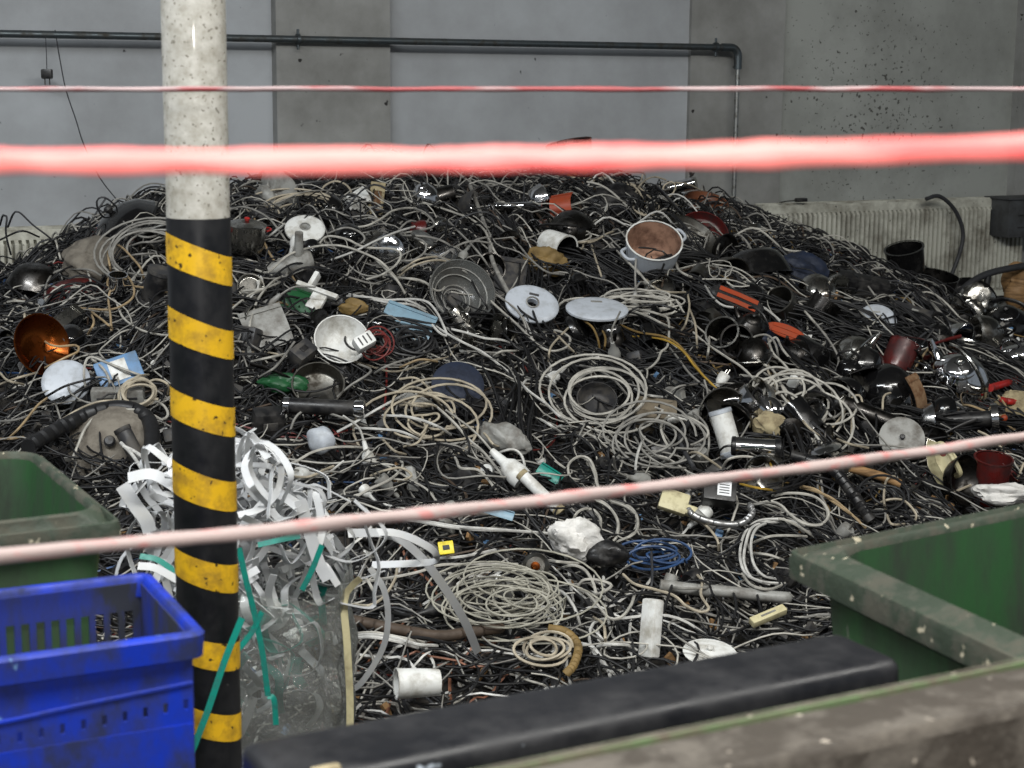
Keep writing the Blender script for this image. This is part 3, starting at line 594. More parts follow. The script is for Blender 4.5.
litter('blue_fragments', 'plastic_blue', 60, .026, 'small blue plastic fragments between the cables', area=((-3, 4), (2.0, TOE)))

# ---------------------------------------------------------------- things lying in the heap
def orient(root, axis, spin=0.0):
    z = Vector(axis).normalized(); up = Vector((0, 0, 1)) if abs(z.z) < .95 else Vector((0, 1, 0))
    x = up.cross(z).normalized(); y = z.cross(x); M = Matrix((x, y, z)).transposed().to_4x4()
    return M @ Matrix.Rotation(spin, 4, 'Z')
def put(root, P, axis, spin=0.0, mid=0.0):
    M = orient(root, axis, spin); root.matrix_world = Matrix.Translation(Vector(P)) @ M @ Matrix.Translation((0, 0, -mid))
def T_(name, label, cat, group=None): return tag(empty(name), label, cat, group)
def arc3(c, r, a0, a1, n=12, plane='xz', sx=1, sy=1):
    out = []
    for i in range(n):
        a = math.radians(a0+(a1-a0)*i/(n-1)); u, v = r*sx*math.cos(a), r*sy*math.sin(a)
        out.append((c[0]+u, c[1], c[2]+v) if plane == 'xz' else (c[0]+u, c[1]+v, c[2]) if plane == 'xy' else (c[0], c[1]+u, c[2]+v))
    return out
def wallprof(R, h, r0, th, belly=0.0):
    zs = np.linspace(0, 1, 9); f = lambda z: r0+(R-r0)*z**.55+belly*R*math.sin(z*math.pi)
    o = [(0.001, 0)]+[(f(z), z*h) for z in zs]; rim = [(R+th*.6, h), (R+th*.6, h+th*.8), (R-th, h+th*.8)]; i = [(f(z)-th, max(th, z*h)) for z in zs[::-1]]+[(0.001, th)]
    return o, rim, i
def vessel(root, R, h, r0, out, inn, th=.003, belly=0.0, names=('body', 'rim', 'inside'), wob=0.0, rim=None):
    o, r, i = wallprof(R, h, r0, th, belly); MB().lathe(o, 28, wob=wob).build(names[0], out, root); MB().lathe(r, 28, wob=wob).build(names[1], rim or out, root); MB().lathe(i, 28, wob=wob).build(names[2], inn, root)
def b_bowl(name, R, out, inn, label, cat='bowl', h=None, r0=.45, group=None, rim=None, wob=.02):
    t = T_(name, label, cat, group); h = h or R*.7; vessel(t, R, h, R*r0, out, inn, wob=wob, rim=rim); return t, h/2
def b_pot(name, R, out, inn, label, h=None, hm=None, rim=None, lid=False, group=None, r0=.88):
    t = T_(name, label, 'pot', group); h = h or R*1.1; vessel(t, R, h, R*r0, out, inn, th=max(.003, R*.035), rim=rim)
    for s in (-1, 1):
        MB().tube(spline([(s*R*.98, -R*.3, h*.8), (s*R*1.22, -R*.22, h*.84), (s*R*1.27, 0, h*.85), (s*R*1.22, R*.22, h*.84), (s*R*.98, R*.3, h*.8)], 16), R*.055, 8).build('handle', hm or out, t)
    if lid: MB().lathe([(R*1.03, h+.003), (R*.9, h+R*.1), (R*.5, h+R*.2), (.001, h+R*.24)], 28).build('lid', out, t); MB().lathe([(.001, h+R*.22), (R*.1, h+R*.24), (R*.16, h+R*.36), (R*.1, h+R*.42), (.001, h+R*.43)], 14).build('knob', hm or 'plastic_black', t)
    return t, h/2
def b_pan(name, R, out, inn, hm, label, h=None, group=None, hl=1.7):
    t = T_(name, label, 'pan', group); h = h or R*.32; vessel(t, R, h, R*.82, out, inn)
    MB().tube(spline([(R*.97, 0, h*.7), (R*1.3, 0, h*.9), (R*(1+hl*.6), 0, h*1.15), (R*(1+hl), 0, h*1.2)], 14), np.linspace(R*.07, R*.11, 14), 8, flat=.6).build('handle', hm, t); return t, h/2
def b_kettle(name, R, m, hm, label, group=None):
    t = T_(name, label, 'kettle', group); h = R*1.5
    MB().lathe([(.001, 0), (R*.9, 0), (R, R*.1), (R*1.0, R*.4), (R*.93, R*.8), (R*.74, R*1.15), (R*.5, R*1.36), (R*.46, R*1.4)], 32).build('body', m, t)
    l = MB().lathe([(R*.5, R*1.38), (R*.46, R*1.45), (R*.25, R*1.54), (.001, R*1.58)], 24).build('lid', m, t); MB().lathe([(.001, R*1.56), (R*.07, R*1.58), (R*.12, R*1.68), (R*.07, R*1.74), (.001, R*1.75)], 14).build('knob', hm, l)
    MB().tube(spline([(R*.85, 0, R*.75), (R*1.15, 0, R*.95), (R*1.38, 0, R*1.25)], 10), np.linspace(R*.2, R*.09, 10), 12).build('spout', m, t)
    MB().tube(spline([(-R*.72, 0, R*1.1), (-R*1.1, 0, R*1.55), (-R*.6, 0, R*2.05), (R*.1, 0, R*2.1), (R*.5, 0, R*1.85)], 22), R*.085, 8, flat=.7).build('handle', hm, t); return t, h/2
def b_lid(name, R, m, hm, label, group=None, cat='lid', dome=.28):
    t = T_(name, label, cat, group)
    MB().lathe([(R, 0), (R*1.02, .004), (R*.97, R*.06), (R*.75, R*dome*.6), (R*.4, R*dome*.92), (.001, R*dome), ], 32).build('dome', m, t); MB().lathe([(R*.96, 0), (R*.7, R*dome*.5), (.001, R*dome*.93)], 32).build('underside', m, t)
    MB().lathe([(.001, R*dome*.98), (R*.07, R*dome), (R*.13, R*(dome+.12)), (R*.09, R*(dome+.18)), (.001, R*(dome+.19))], 14).build('knob', hm, t); return t, R*dome/2
def b_plate(name, R, m, label, marks=True, hole=0.0, cat='cover', group=None, sx=1.0, hm='plastic_dark'):
    t = T_(name, label, cat, group); hr = max(.001, R*hole)
    o = MB().lathe([(hr, -.004), (R*.9, -.004), (R, .004), (R, .012), (R*.93, .018), (R*.8, .02), (hr, .021), (hr, -.004)], 32).build('disc', m, t); o.scale = (1, sx, 1)
    if marks: MB().box((0, R*.45*sx, .0215), (R*.36, R*.09, .002)).build('printed_mark', hm, t)
    if hole: MB().lathe([(hr*1.05, .02), (hr*1.25, .026), (hr*1.02, .027), (hr, -.002)], 24).build('hole_rim', 'plastic_grey', t)
    return t, .01
def b_mug(name, R, m, inn, label, h=None, handle=True, cat='mug'):
    t = T_(name, label, cat); h = h or R*2.1; vessel(t, R, h, R*.84, m, inn, th=R*.07)
    if handle: MB().tube(spline([(R*.95, 0, h*.25), (R*1.45, 0, h*.35), (R*1.5, 0, h*.62), (R*.97, 0, h*.8)], 14), R*.11, 8).build('handle', m, t)
    return t, h/2
def b_tube(name, L, R, m, em, label, cat='tube', head=1.0, knob=True):
    t = T_(name, label, cat); MB().lathe([(.001, 0), (R, 0), (R, L), (.001, L)], 20).build('barrel', m, t)
    MB().lathe([(R*.9, -.004), (R*1.06, -.002), (R*1.06, L*.07), (R*.99, L*.075)], 20).build('end_ring', em, t); MB().lathe([(R*1.0, L*.93), (R*1.08*head, L*.95), (R*1.08*head, L*1.06), (R*.8*head, L*1.07), (.001, L*1.065)], 20).build('end_cap', em, t)
    if knob: MB().rbox((R*.5, R*.3, L*.12), R*.08, (0, R, L*.5)).build('switch', 'plastic_dark', t)
    return t, L/2
def b_box(name, s, m, label, cat, bev=.008, parts=(), group=None):
    t = T_(name, label, cat, group); MB().rbox(s, min(bev, min(s)*.35)).build('casing', m, t)
    for nm, c, ss, mm in parts: MB().rbox(ss, min(ss)*.3, c).build(nm, mm, t)
    return t, 0.0
def b_strip(L, label):
    t = T_('power_strip', label, 'power strip'); w_ = .052; MB().rbox((w_, .038, L), .008).build('casing', 'plastic_white', t)
    for i in range(4):
        z = -L*.3+i*L*.2; o = MB().lathe([(.017, .0), (.019, .003), (.021, .003), (.021, 0)], 20).build('socket_ring', 'plastic_grey', t); o.location = (0, -.019, z); o.rotation_euler = (math.pi/2, 0, 0)
        for dx in (-.008, .008): q = MB().lathe([(.001, .001), (.003, .001)], 8).build('socket_hole', 'ink', o); q.location = (dx, 0, .001)
    MB().box((0, -.0195, L*.4), (.02, .003, .012)).build('switch', 'plastic_red', t)
    MB().tube(spline([(0, 0, -L/2), (.01, 0, -L/2-.05), (.05, .01, -L/2-.12)], 12), .004, 6).build('lead', 'cable_white', t); return t, 0
def b_plug(m, label, s=1.0, group=None, lead='cable_offwhite'):
    t = T_('mains_plug', label, 'plug', group); MB().lathe([(.001, 0), (.02*s, 0), (.021*s, .012*s), (.017*s, .035*s), (.009*s, .045*s), (.006*s, .075*s), (.001, .076*s)], 14).build('plug_body', m, t)
    for dx in (-.01, .01): MB().tube([(dx*s, 0, 0), (dx*s, 0, -.02*s)], .0026*s, 6).build('prong', 'steel', t)
    MB().tube(spline([(0, 0, .07*s), (.01, .01, .12*s), (.05*s, .02, .17*s)], 10), .004, 6).build('lead', lead, t); return t, .03*s
def b_adapter(s, label):
    t = T_('power_adapter', label, 'adapter'); MB().rbox(s, .008).build('casing', 'plastic_black', t); MB().box((s[0]*.12, s[1]*.0, s[2]/2+.0008), (s[0]*.42, s[1]*.62, .0015)).build('label', 'label_white', t)
    for i in range(4): MB().box((s[0]*.12, s[1]*(-.2+.11*i), s[2]/2+.002), (s[0]*.3, s[1]*.035, .001)).build('print_line', 'ink', t)
    for dx in (-.01, .01): MB().tube([(-s[0]/2, dx, 0), (-s[0]/2-.02, dx, 0)], .0025, 6).build('prong', 'steel', t)
    MB().tube(spline([(s[0]/2-.005, 0, 0), (s[0]/2+.06, .02, 0), (s[0]/2+.12, 0, -.02)], 12), .003, 6).build('lead', 'cable_black', t); return t, 0
def b_sheet(name, w_, h_, m, label, cat, bend=.15, th=.003, group=None):
    t = T_(name, label, cat, group); n = 10; P = [(0, y*h_, bend*h_*math.sin((y+.5)*math.pi)) for y in np.linspace(-.5, .5, n)]; MB().ribbon(P, (1, 0, 0), w_, th).build('sheet', m, t)
    MB().ribbon([(0, y*h_*.96, bend*h_*math.sin((y+.5)*math.pi)+.006) for y in np.linspace(.38, .5, 4)], (1, 0, 0), w_*.96, th).build('folded_edge', m, t); return t, 0
def b_lump(name, R, m, label, cat, sx=(1, 1, 1), rough=.25, group=None, seed=1, spikes=0):
    t = T_(name, label, cat, group); r = np.random.default_rng(seed); bm = bmesh.new(); bmesh.ops.create_icosphere(bm, subdivisions=4, radius=1); ph = r.uniform(0, 6.28, (6, 3)); fq = r.uniform(1.5, 5, (6, 3))
    V = []
    from mathutils import noise as mn; so = Vector(ph[0])*5
    for v in bm.verts:
        c = np.array(v.co[:]); d = sum(math.sin(fq[i]@c+ph[i][0]) for i in range(6))/6
        e = sum((.5-abs(mn.noise(v.co*f+so)))*a for f, a in ((2.2, 1.0), (4.5, .7), (9, .4))) if rough > .19 else 0
        V.append(c*(1+rough*1.2*d+rough*.7*e)*np.array(sx)*R)
    bm.verts.index_update(); f3 = [[v.index for v in f.verts] for f in bm.faces]; bm.free(); mb = MB(); mb.add(V, f3=f3); mb.build('body', m, t); return t, 0
def b_motor(R, L, m, label, name='motor'):
    t = T_(name, label, 'motor'); MB().lathe([(.001, 0), (R*.85, 0), (R, L*.12), (R, L*.8), (R*.7, L), (.001, L)], 22).build('housing', m, t); MB().lathe([(.001, L), (R*.35, L), (R*.35, L*1.2), (R*.16, L*1.22), (R*.16, L*1.5), (.001, L*1.5)], 14).build('shaft', 'copper', t)
    for a in range(6): MB().box((R*1.01*math.cos(a), R*1.01*math.sin(a), L*.45), (R*.12, R*.12, L*.5)).build('fin', m, t)
    return t, L/2
def b_iron(Ln, m, hm, label):
    t = T_('clothes_iron', label, 'iron'); out = [(-.5, -.32), (-.5, .32), (0.05, .3), (.35, .16), (.52, 0), (.35, -.16), (.05, -.3)]
    def slab(sc, z0, z1, sc2, name, mm):
        V = [(x*Ln*sc, y*Ln*sc, z0) for x, y in out]+[(x*Ln*sc2, y*Ln*sc2, z1) for x, y in out]; n = len(out); mb = MB(); mb.add(V, [(i, (i+1) % n, n+(i+1) % n, n+i) for i in range(n)], [(0, i+1, i) for i in range(1, n-1)]+[(n, n+i, n+i+1) for i in range(1, n-1)]); mb.build(name, mm, t, smooth=False)
    slab(1, 0, .02*Ln, .98, 'soleplate', 'steel'); slab(.95, .02*Ln, .25*Ln, .7, 'body', m)
    MB().tube(spline([(.3*Ln, 0, .22*Ln), (.25*Ln, 0, .42*Ln), (-.1*Ln, 0, .48*Ln), (-.36*Ln, 0, .42*Ln), (-.36*Ln, 0, .2*Ln)], 18), .055*Ln, 8).build('handle', hm, t); MB().lathe([(.001, 0), (.07*Ln, 0), (.06*Ln, .03*Ln), (.001, .03*Ln)], 16, c=(.12*Ln, 0, .245*Ln)).build('dial', 'plastic_red', t); return t, .15*Ln
def b_dryer(L, m, label, name='hair_dryer'):
    t = T_(name, label, 'appliance'); R = L*.22; MB().lathe([(.001, 0), (R*.8, .0), (R, R*.4), (R, L*.55), (R*.75, L*.85), (R*.7, L), (R*.62, L), (R*.6, L*.9), (.001, L*.9)], 22).build('barrel', m, t)
    MB().lathe([(.001, -.002), (R*.7, -.002), (R*.82, .01)], 18).build('grille', 'plastic_black', t); MB().tube([(R*.5, 0, L*.3), (R*1.8, 0, L*.22), (R*3.2, 0, L*.15)], [R*.55, R*.45, R*.42], 10).build('grip', m, t); return t, L/2
def b_coil(name, R, n, r, m, label, sx=1.0, jit=.2, group=None, seed=0, tail=.3):
    t = T_(name, label, 'cable', group) if False else None; q = np.random.default_rng(seed); N_ = n*26; P = []
    ph = q.uniform(0, 6.28, 4)
    for i in range(N_):
        a = i/26*2*math.pi; g = i/26; rr = R*(1+jit*math.sin(g*1.7+ph[0])*.6+jit*.4*math.sin(a*.37+ph[1])); P.append((rr*math.cos(a)+jit*R*.5*math.sin(g*1.1+ph[2]), sx*(rr*math.sin(a))+jit*R*.4*math.sin(g*.83+ph[3]), .012*math.sin(a*1.3+g)+.004*g))
    P.append((R*(1+tail), -R*tail, 0)); o = MB().tube(np.array(P), r, 6).build(name, m); return tag(o, label, 'cable', group)

KEYS = []
UPC = (0, -.75, .65)      # an opening that faces up and towards the camera
def place(built, px, py, axis=UPC, spin=0.0, lift=.1):
    t, mid = built; KEYS.append((px, py)); P = on_heap(px, py, lift); put(t, P, axis, spin, mid); return t
def sz(px, py, n, lift=.1): return pix(on_heap(px, py, lift), n)
# --- far left
def S(px, py, n): return sz(px, py, n)
place(b_bowl('steel_bowl', S(35, 270, 26), 'steel_dark', 'steel_dull', 'dark steel bowl upside down at the far left of the heap', r0=.35), 34, 274, (-.1, .15, -1), 0, .34)
place(b_lid('appliance_hood', S(118, 218, 38), 'enamel_black', 'plastic_black', 'glossy black domed hood at the top left of the heap', cat='hood', dome=.55), 118, 220, (-.55, -.35, .75), 0, .24)
place(b_lump('cloth_bundle', S(98, 258, 26), 'cloth', 'crumpled grey-brown cloth below the black hood', 'cloth', (1.2, 1, .8), .3, seed=4), 98, 262, (0, -.4, 1), 0, .1)
place(b_mug('steel_cup', S(118, 283, 9), 'chrome', 'steel', 'small chrome cup inside tan cable loops at the left', handle=False, cat='cup'), 118, 284, (.1, -.3, 1), 0, .3)
place(b_tube('black_cylinder', S(156, 290, 34), S(156, 290, 12), 'plastic_black', 'plastic_dark', 'dark ribbed cylinder tucked against the left of the post'), 156, 287, (.35, -.2, 1), .4, .22)
place(b_lid('red_tray', S(70, 305, 36), 'enamel_maroon', 'plastic_black', 'dark maroon dish under black wires at far left', cat='dish', dome=.2), 78, 300, (.1, -.55, .8), 0, .05)
place(b_bowl('orange_reflection_dish', S(40, 345, 31), 'copper', 'copper', 'heater dish with orange reflection put into its colour, far left edge', 'heater dish', h=S(40, 345, 14), r0=.4), 38, 346, (.75, -.6, .35), 0, .22)  # steel reflector; the orange it reflects is put into a copper colour
place(b_sheet('steel_sheet', S(65, 320, 14), S(65, 320, 46), 'steel', 'narrow shiny steel sheet leaning above the orange-tinted heater dish', 'metal sheet', .06), 64, 320, (.3, -.6, .7), -.9, .26)
place(b_plate('round_white_cover', S(67, 380, 24), 'plastic_cool', 'pale white round cover left of the blue carton', marks=False), 66, 382, (.1, -.8, .55), 0, .12)
t, _ = b_box('carton', (S(115, 372, 44), S(115, 372, 30), S(115, 372, 22)), 'plastic_blue', 'crushed blue and white carton left of the striped post', 'carton', .006, parts=[('white_panel', (0, 0, S(115, 372, 11)), (S(115, 372, 18), S(115, 372, 22), .004), 'plastic_white')]); place((t, 0), 120, 374, (.1, -.8, .5), .35, .1)
place(b_box('grey_bar', (S(118, 396, 52), S(118, 396, 12), S(118, 396, 16)), 'plastic_grey', 'flat grey plastic bar under the blue carton', 'bar', .006, parts=[('slot', (0, -S(118, 396, 6), 0), (S(118, 396, 40), .004, .008), 'plastic_dark')]), 118, 396, (0, -.3, 1), .05, .12)
# grey vacuum hood with a black rubber hose round it
place(b_lid('vacuum_hood', S(112, 440, 46), 'cloth', 'plastic_dark', 'dusty grey round vacuum cleaner shell behind the left bin', cat='vacuum part', dome=.4), 112, 446, (.05, -.8, .5), 0, .08)
def hoses(pts, r, m, label, lift, name='rubber_hose', cat='hose', n=50, group=None):
    q = spline(pts, n); P = on_heap(q[:, 0], q[:, 1], lift); P[:, 2] = np.maximum(P[:, 2], .03); o0 = P[0]
    return tag(MB().tube(P-o0, r, 10).build(name, m, loc=o0), label, cat, group)
hoses([(28, 447), (60, 428), (95, 412), (125, 408), (147, 418), (152, 440), (146, 472)], .026, 'cable_black', 'thick black rubber hose arched over the grey vacuum shell', .2)
place(b_tube('grey_nozzle', S(128, 445, 36), S(128, 445, 8), 'plastic_dark', 'plastic_dark', 'dark grey nozzle lying on the vacuum shell', cat='nozzle', knob=False), 131, 446, (-.5, .2, .9), 0, .2)
for i, (a, b, c, d) in enumerate(((121, 443, 141, 468), (123, 446, 146, 460))):
    hoses([(a, b), ((a+c)/2+1, (b+d)/2-1), (c, d)], .006, 'cable_white', ('straight white rod end sticking over the grey nozzle', 'shorter white rod end beside the grey nozzle')[i], .25, 'white_rod', 'rod', 8)

# --- upper middle left
place(b_pot('steel_pot', S(247, 235, 19), 'steel', 'steel_dull', 'steel pot with lid and red knob just right of the post', h=S(247, 235, 26), hm='plastic_red', lid=True), 246, 238, (.1, -.15, 1), .5, .24)
place(b_plate('ceramic_base', S(305, 228, 20), 'plastic_white', 'white round base with a square hole in the upper left heap', marks=False, hole=.22), 305, 229, (.1, -.6, .8), 0, .18)
place(b_dryer(S(290, 265, 46), 'plastic_grey', 'grey hand tool body with black end below the white base'), 290, 265, (-.9, -.25, -.25), 1.2, .14)
place(b_lump('wire_wool', S(275, 205, 22), 'plastic_grey', 'fluffy grey lump of wire wool at the top left', 'wire wool', (.8, .8, 1.2), .5, seed=9), 277, 205, (0, 0, 1), 0, .05)
place(b_box('tan_board', (S(372, 205, 15), S(372, 205, 5), S(372, 205, 42)), 'board_tan', 'tan brick-like board standing at the top of the heap', 'board', .005, parts=[('worn_patch', (0, -S(372, 205, 2.6), .01), (S(372, 205, 9), .003, S(372, 205, 20)), 'rust')]), 376, 203, (.12, .1, 1), .1, .12)
place(b_sheet('green_white_card', S(355, 203, 24), S(355, 203, 20), 'plastic_white', 'torn white card with green edge beside the tan board', 'card'), 358, 200, (-.2, -.8, .5), .7, .16)
place(b_kettle('steel_kettle', S(424, 190, 14), 'chrome', 'plastic_black', 'small chrome kettle at the top edge of heap centre'), 424, 194, (-.2, -.3, 1), 2.6, .24)
place(b_bowl('spotlight_head', S(478, 205, 19), 'plastic_dark', 'chrome', 'black spotlight head with chrome reflector near the top', 'lamp', h=S(478, 205, 26), r0=.35), 472, 206, (.75, -.6, .1), 0, .16)
place(b_bowl('smoked_bowl', S(575, 160, 23), 'enamel_brown', 'steel_dark', 'brown glass bowl peeking above the crest of the heap', h=S(575, 160, 52), r0=.6), 573, 168, (-.2, -.1, 1), 0, .1)
place(b_sheet('orange_cone', S(560, 205, 22), S(560, 205, 26), 'plastic_orange', 'bright orange lamp shade near the top of the heap', 'lamp shade', .25), 562, 205, (-.35, -.7, .6), .25, .18)
place(b_kettle('dark_kettle', S(568, 232, 24), 'steel_dark', 'plastic_black', 'dark steel kettle with a round dial under the orange shade'), 570, 232, (-.25, -.9, .3), 0, .16)
place(b_mug('white_plastic_cup', S(557, 246, 15), 'plastic_white', 'plastic_black', 'white plastic cup on its side showing a black inside', h=S(557, 246, 28), handle=False, cat='cup'), 556, 246, (.62, -.65, -.2), 2.6, .28)
place(b_tube('chrome_rod', S(525, 208, 44), S(525, 208, 4), 'chrome', 'chrome', 'horizontal chrome rod near the top of the heap', cat='rod', knob=False), 518, 206, (1, -.2, .05), 0, .14)
# the white enamel pot, its neighbours
place(b_pot('enamel_pot', S(652, 245, 27), 'plastic_cool', 'pot_inside', 'white enamel pot with brown inside and two handles near the top', h=S(652, 245, 30), rim='plastic_white', r0=.8), 652, 252, (0.08, -.62, .78), 0.45, .36)
place(b_bowl('steel_basin', S(690, 245, 34), 'steel_dull', 'steel_dull', 'wide dull steel basin behind the white enamel pot', h=S(690, 245, 18)), 684, 246, (.35, -.6, .75), 0, .1)
place(b_pan('maroon_pan', S(702, 236, 26), 'enamel_maroon', 'enamel_maroon', 'plastic_black', 'maroon frying pan right of the white enamel pot'), 702, 236, (.1, -.75, .6), 2.2, .16)
place(b_pan('brown_pan', S(706, 206, 22), 'enamel_brown', 'enamel_brown', 'chrome', 'small brown pan at the top right of the heap'), 706, 204, (.15, -.35, .9), 3.6, .14)
place(b_tube('chrome_tube', S(688, 184, 26), S(688, 184, 6), 'chrome', 'steel', 'short chrome tube at the crest near the pipe drop', knob=False, cat='tube'), 682, 186, (1, -.3, .25), 0, .1)
place(b_lump('dark_textile', S(618, 205, 23), 'plastic_black', 'black crumpled bag behind the white enamel pot', 'bag', (1.1, .8, .9), .28, seed=12), 612, 208, (0, 0, 1), 0, -.05)
place(b_bowl('black_glass_bowl', S(754, 262, 36), 'enamel_black', 'enamel_black', 'large glossy black bowl on the upper right slope', h=S(754, 262, 26), r0=.5), 754, 264, (.15, -.25, -1), 0, .26)
place(b_lump('blue_mesh', S(797, 278, 22), 'plastic_navy', 'dark blue crumpled mesh beside the black bowl', 'mesh', (1.2, .8, .9), .35, seed=15), 797, 276, (0, 0, 1), 0, .1)
place(b_lump('grey_foam', S(758, 215, 11), 'plastic_grey', 'grey foam lump at the crest left of the radiator', 'foam', (1, 1, .8), .3, seed=16), 724, 216, (0, 0, 1), 0, .08)
place(b_kettle('round_kettle', S(822, 295, 20), 'steel', 'wood', 'round steel kettle with a wooden knob beside the blue mesh'), 820, 296, (.3, -.85, -.1), 1.0, .14)
place(b_plate('oval_white_cover', S(877, 320, 20), 'plastic_cool', 'pale oval white cover on the right slope of the heap', sx=.85, hm='plastic_grey'), 877, 320, (.1, -.85, .55), 0, .18)
# right side pots and pans
place(b_mug('black_pot', S(906, 262, 19), 'enamel_black', 'enamel_black', 'tall glossy black pot in front of the radiator', h=S(906, 262, 28), handle=False, cat='pot'), 906, 262, (-.25, -.25, 1), 0, .3)
place(b_bowl('black_saucepan', S(930, 285, 25), 'enamel_black', 'steel_dark', 'black saucepan standing in front of the radiator bottom', 'saucepan', h=S(930, 285, 26), r0=.8), 931, 288, (.1, -.2, 1), 0, .24)
place(b_pan('dark_pan', S(968, 302, 28), 'steel_dark', 'plastic_black', 'plastic_black', 'large dark pan tilted up at the right'), 968, 304, (-.1, -.75, .6), 2.4, .22)
place(b_lump('foil_wrap', S(976, 308, 17), 'steel', 'crumpled silver foil lying in the dark pan', 'foil', (1, .6, 1.1), .5, seed=19), 976, 312, (0, 0, 1), 0, .32)
place(b_kettle('black_kettle', S(1008, 322, 25), 'enamel_black', 'plastic_black', 'glossy black kettle at the right edge'), 1006, 326, (-.2, -.5, .8), 2.9, .2)
place(b_iron(S(870, 262, 56), 'plastic_dark', 'plastic_black', 'dark clothes iron on the crest beside the black pot'), 852, 262, (-.1, -.4, 1), -.35, .16)
place(b_box('black_appliance', (S(860, 290, 52), S(860, 290, 20), S(860, 290, 22)), 'plastic_black', 'long black appliance body on the right upper slope', 'appliance', .012, parts=[('panel', (0, -S(860, 290, 10), 0), (S(860, 290, 30), .006, .03), 'plastic_dark')]), 862, 288, (.2, -.4, .9), -.5, .18)
place(b_box('grey_appliance', (S(910, 310, 44), S(910, 310, 16), S(910, 310, 18)), 'plastic_dark', 'charcoal rectangular appliance right of the oval cover', 'appliance', .006, parts=[('button', (.02, 0, S(910, 310, 9)), (.03, .02, .006), 'plastic_grey')]), 908, 316, (.1, -.6, .8), -.45, .12)
place(b_kettle('steel_teapot', S(858, 356, 24), 'steel', 'steel', 'squat steel kettle below the oval white cover'), 856, 356, (.2, -.7, .6), .6, .14)
place(b_pan('red_pan', S(916, 350, 22), 'enamel_maroon', 'enamel_black', 'enamel_maroon', 'dark red frying pan lying flat right of the steel kettle'), 914, 350, (.05, -.3, 1), .5, .12)
place(b_bowl('large_steel_bowl', S(884, 382, 36), 'enamel_black', 'steel_dark', 'large shiny dark bowl upside down with rusty band', h=S(884, 382, 34), r0=.3, rim='rust'), 884, 384, (.35, .3, -1), 0, .16)
place(b_sheet('rusty_plate', S(914, 398, 16), S(914, 398, 44), 'rust', 'rusty speckled strip along the large dark bowl', 'metal strip', .12), 916, 396, (.6, -.8, .2), .25, .24)
place(b_kettle('big_chrome_kettle', S(958, 378, 33), 'chrome', 'steel', 'big shiny chrome kettle at the right with many highlights'), 957, 380, (-.1, -.65, .7), 2.2, .16)
place(b_bowl('chrome_bowl', S(962, 352, 24), 'chrome', 'steel', 'chrome bowl stacked just above the big chrome kettle', h=S(962, 352, 16)), 962, 352, (.2, -.2, 1), 0, .12)
place(b_sheet('blade', S(990, 348, 10), S(990, 348, 50), 'steel', 'long steel blade pointing down right at the right', 'blade', .03), 985, 350, (.2, -.7, .7), -1.05, .16)
hoses([(990, 388), (1004, 384), (1020, 380)], .016, 'plastic_red', 'bright red tool handle at the right edge', .2, 'screwdriver', 'tool', 10)
hoses([(1000, 400), (1012, 402), (1024, 404)], .014, 'plastic_red', 'dull red tool handle below the bright red one', .2, 'screwdriver', 'tool', 10)
place(b_tube('steel_tube', S(870, 416, 60), S(870, 416, 9), 'steel_dark', 'steel_dull', 'thick dark steel tube slanting below the large dark bowl', knob=False), 868, 414, (1, -.35, -.35), 0, .2)
place(b_lid('dusty_round_lid', S(902, 438, 22), 'plastic_grey', 'plastic_dark', 'dusty grey round lid above the low barrier tape', dome=.15), 902, 438, (-.1, -.8, .5), 0, .18)
place(b_tube('chrome_torch', S(966, 418, 60), S(966, 418, 8), 'plastic_black', 'chrome', 'black torch with chrome collar and orange button at right', cat='torch', head=1.7), 962, 420, (1, -.15, .1), 0, .18)
place(b_lump('orange_button', S(1005, 418, 3.5), 'plastic_orange', 'small orange button on the torch head at right', 'button', (1, 1, 1), .05, seed=3), 1004, 418, (0, 0, 1), 0, .27)
place(b_lump('crumpled_paper', S(1012, 408, 17), 'board_tan', 'crumpled tan paper at the right edge', 'paper', (1, .7, 1), .35, seed=22), 1014, 410, (0, 0, 1), 0, .08)
place(b_iron(S(946, 460, 52), 'plastic_beige', 'plastic_beige', 'pale yellow plastic iron base below the low tape at right'), 944, 460, (.15, -.85, .45), 2.0, .2)
place(b_mug('brown_glass_jar', S(985, 482, 19), 'enamel_maroon', 'enamel_maroon', 'dark red-brown jar with red glint near the right bin', h=S(985, 482, 46), handle=False, cat='jar'), 990, 480, (.05, -.2, 1), 0, .12)
place(b_lump('white_rag', S(1005, 492, 20), 'cloth_white', 'white rag beside the brown jar at the right edge', 'rag', (1.3, .6, .5), .35, seed=25), 1004, 494, (0, 0, 1), 0, .2)
place(b_box('white_square_box', (S(800, 352, 14), S(800, 352, 10), S(800, 352, 14)), 'plastic_white', 'small grey-white box among pale cables on right slope', 'box', .006, parts=[('lamp', (0, -S(800, 352, 5), -.02), (.02, .01, .02), 'plastic_navy')]), 796, 380, (.2, -.5, .8), .5, .2)
place(b_lump('tan_stone', S(815, 440, 15), 'board_tan', 'tan crumpled packaging left of the steel tube', 'packaging', (1, .7, .8), .35, seed=27), 770, 425, (0, 0, 1), 0, .14)
hoses([(958, 294), (972, 282), (990, 273), (1024, 266), (1060, 262)], .02, 'cable_dark', 'thick dark hose lying along the foot of the right radiator', .2, n=30)
hoses([(988, 276), (986, 290), (984, 304)], .02, 'cable_black', 'short black hose stub standing in front of the right radiator', .2, n=10)
place(b_lump('brown_bundle', S(1010, 285, 15), 'wood', 'brown cloth bundle at the right edge by the radiator', 'bundle', (1, .8, 1.4), .3, seed=29), 1020, 286, (0, 0, 1), 0, .1)

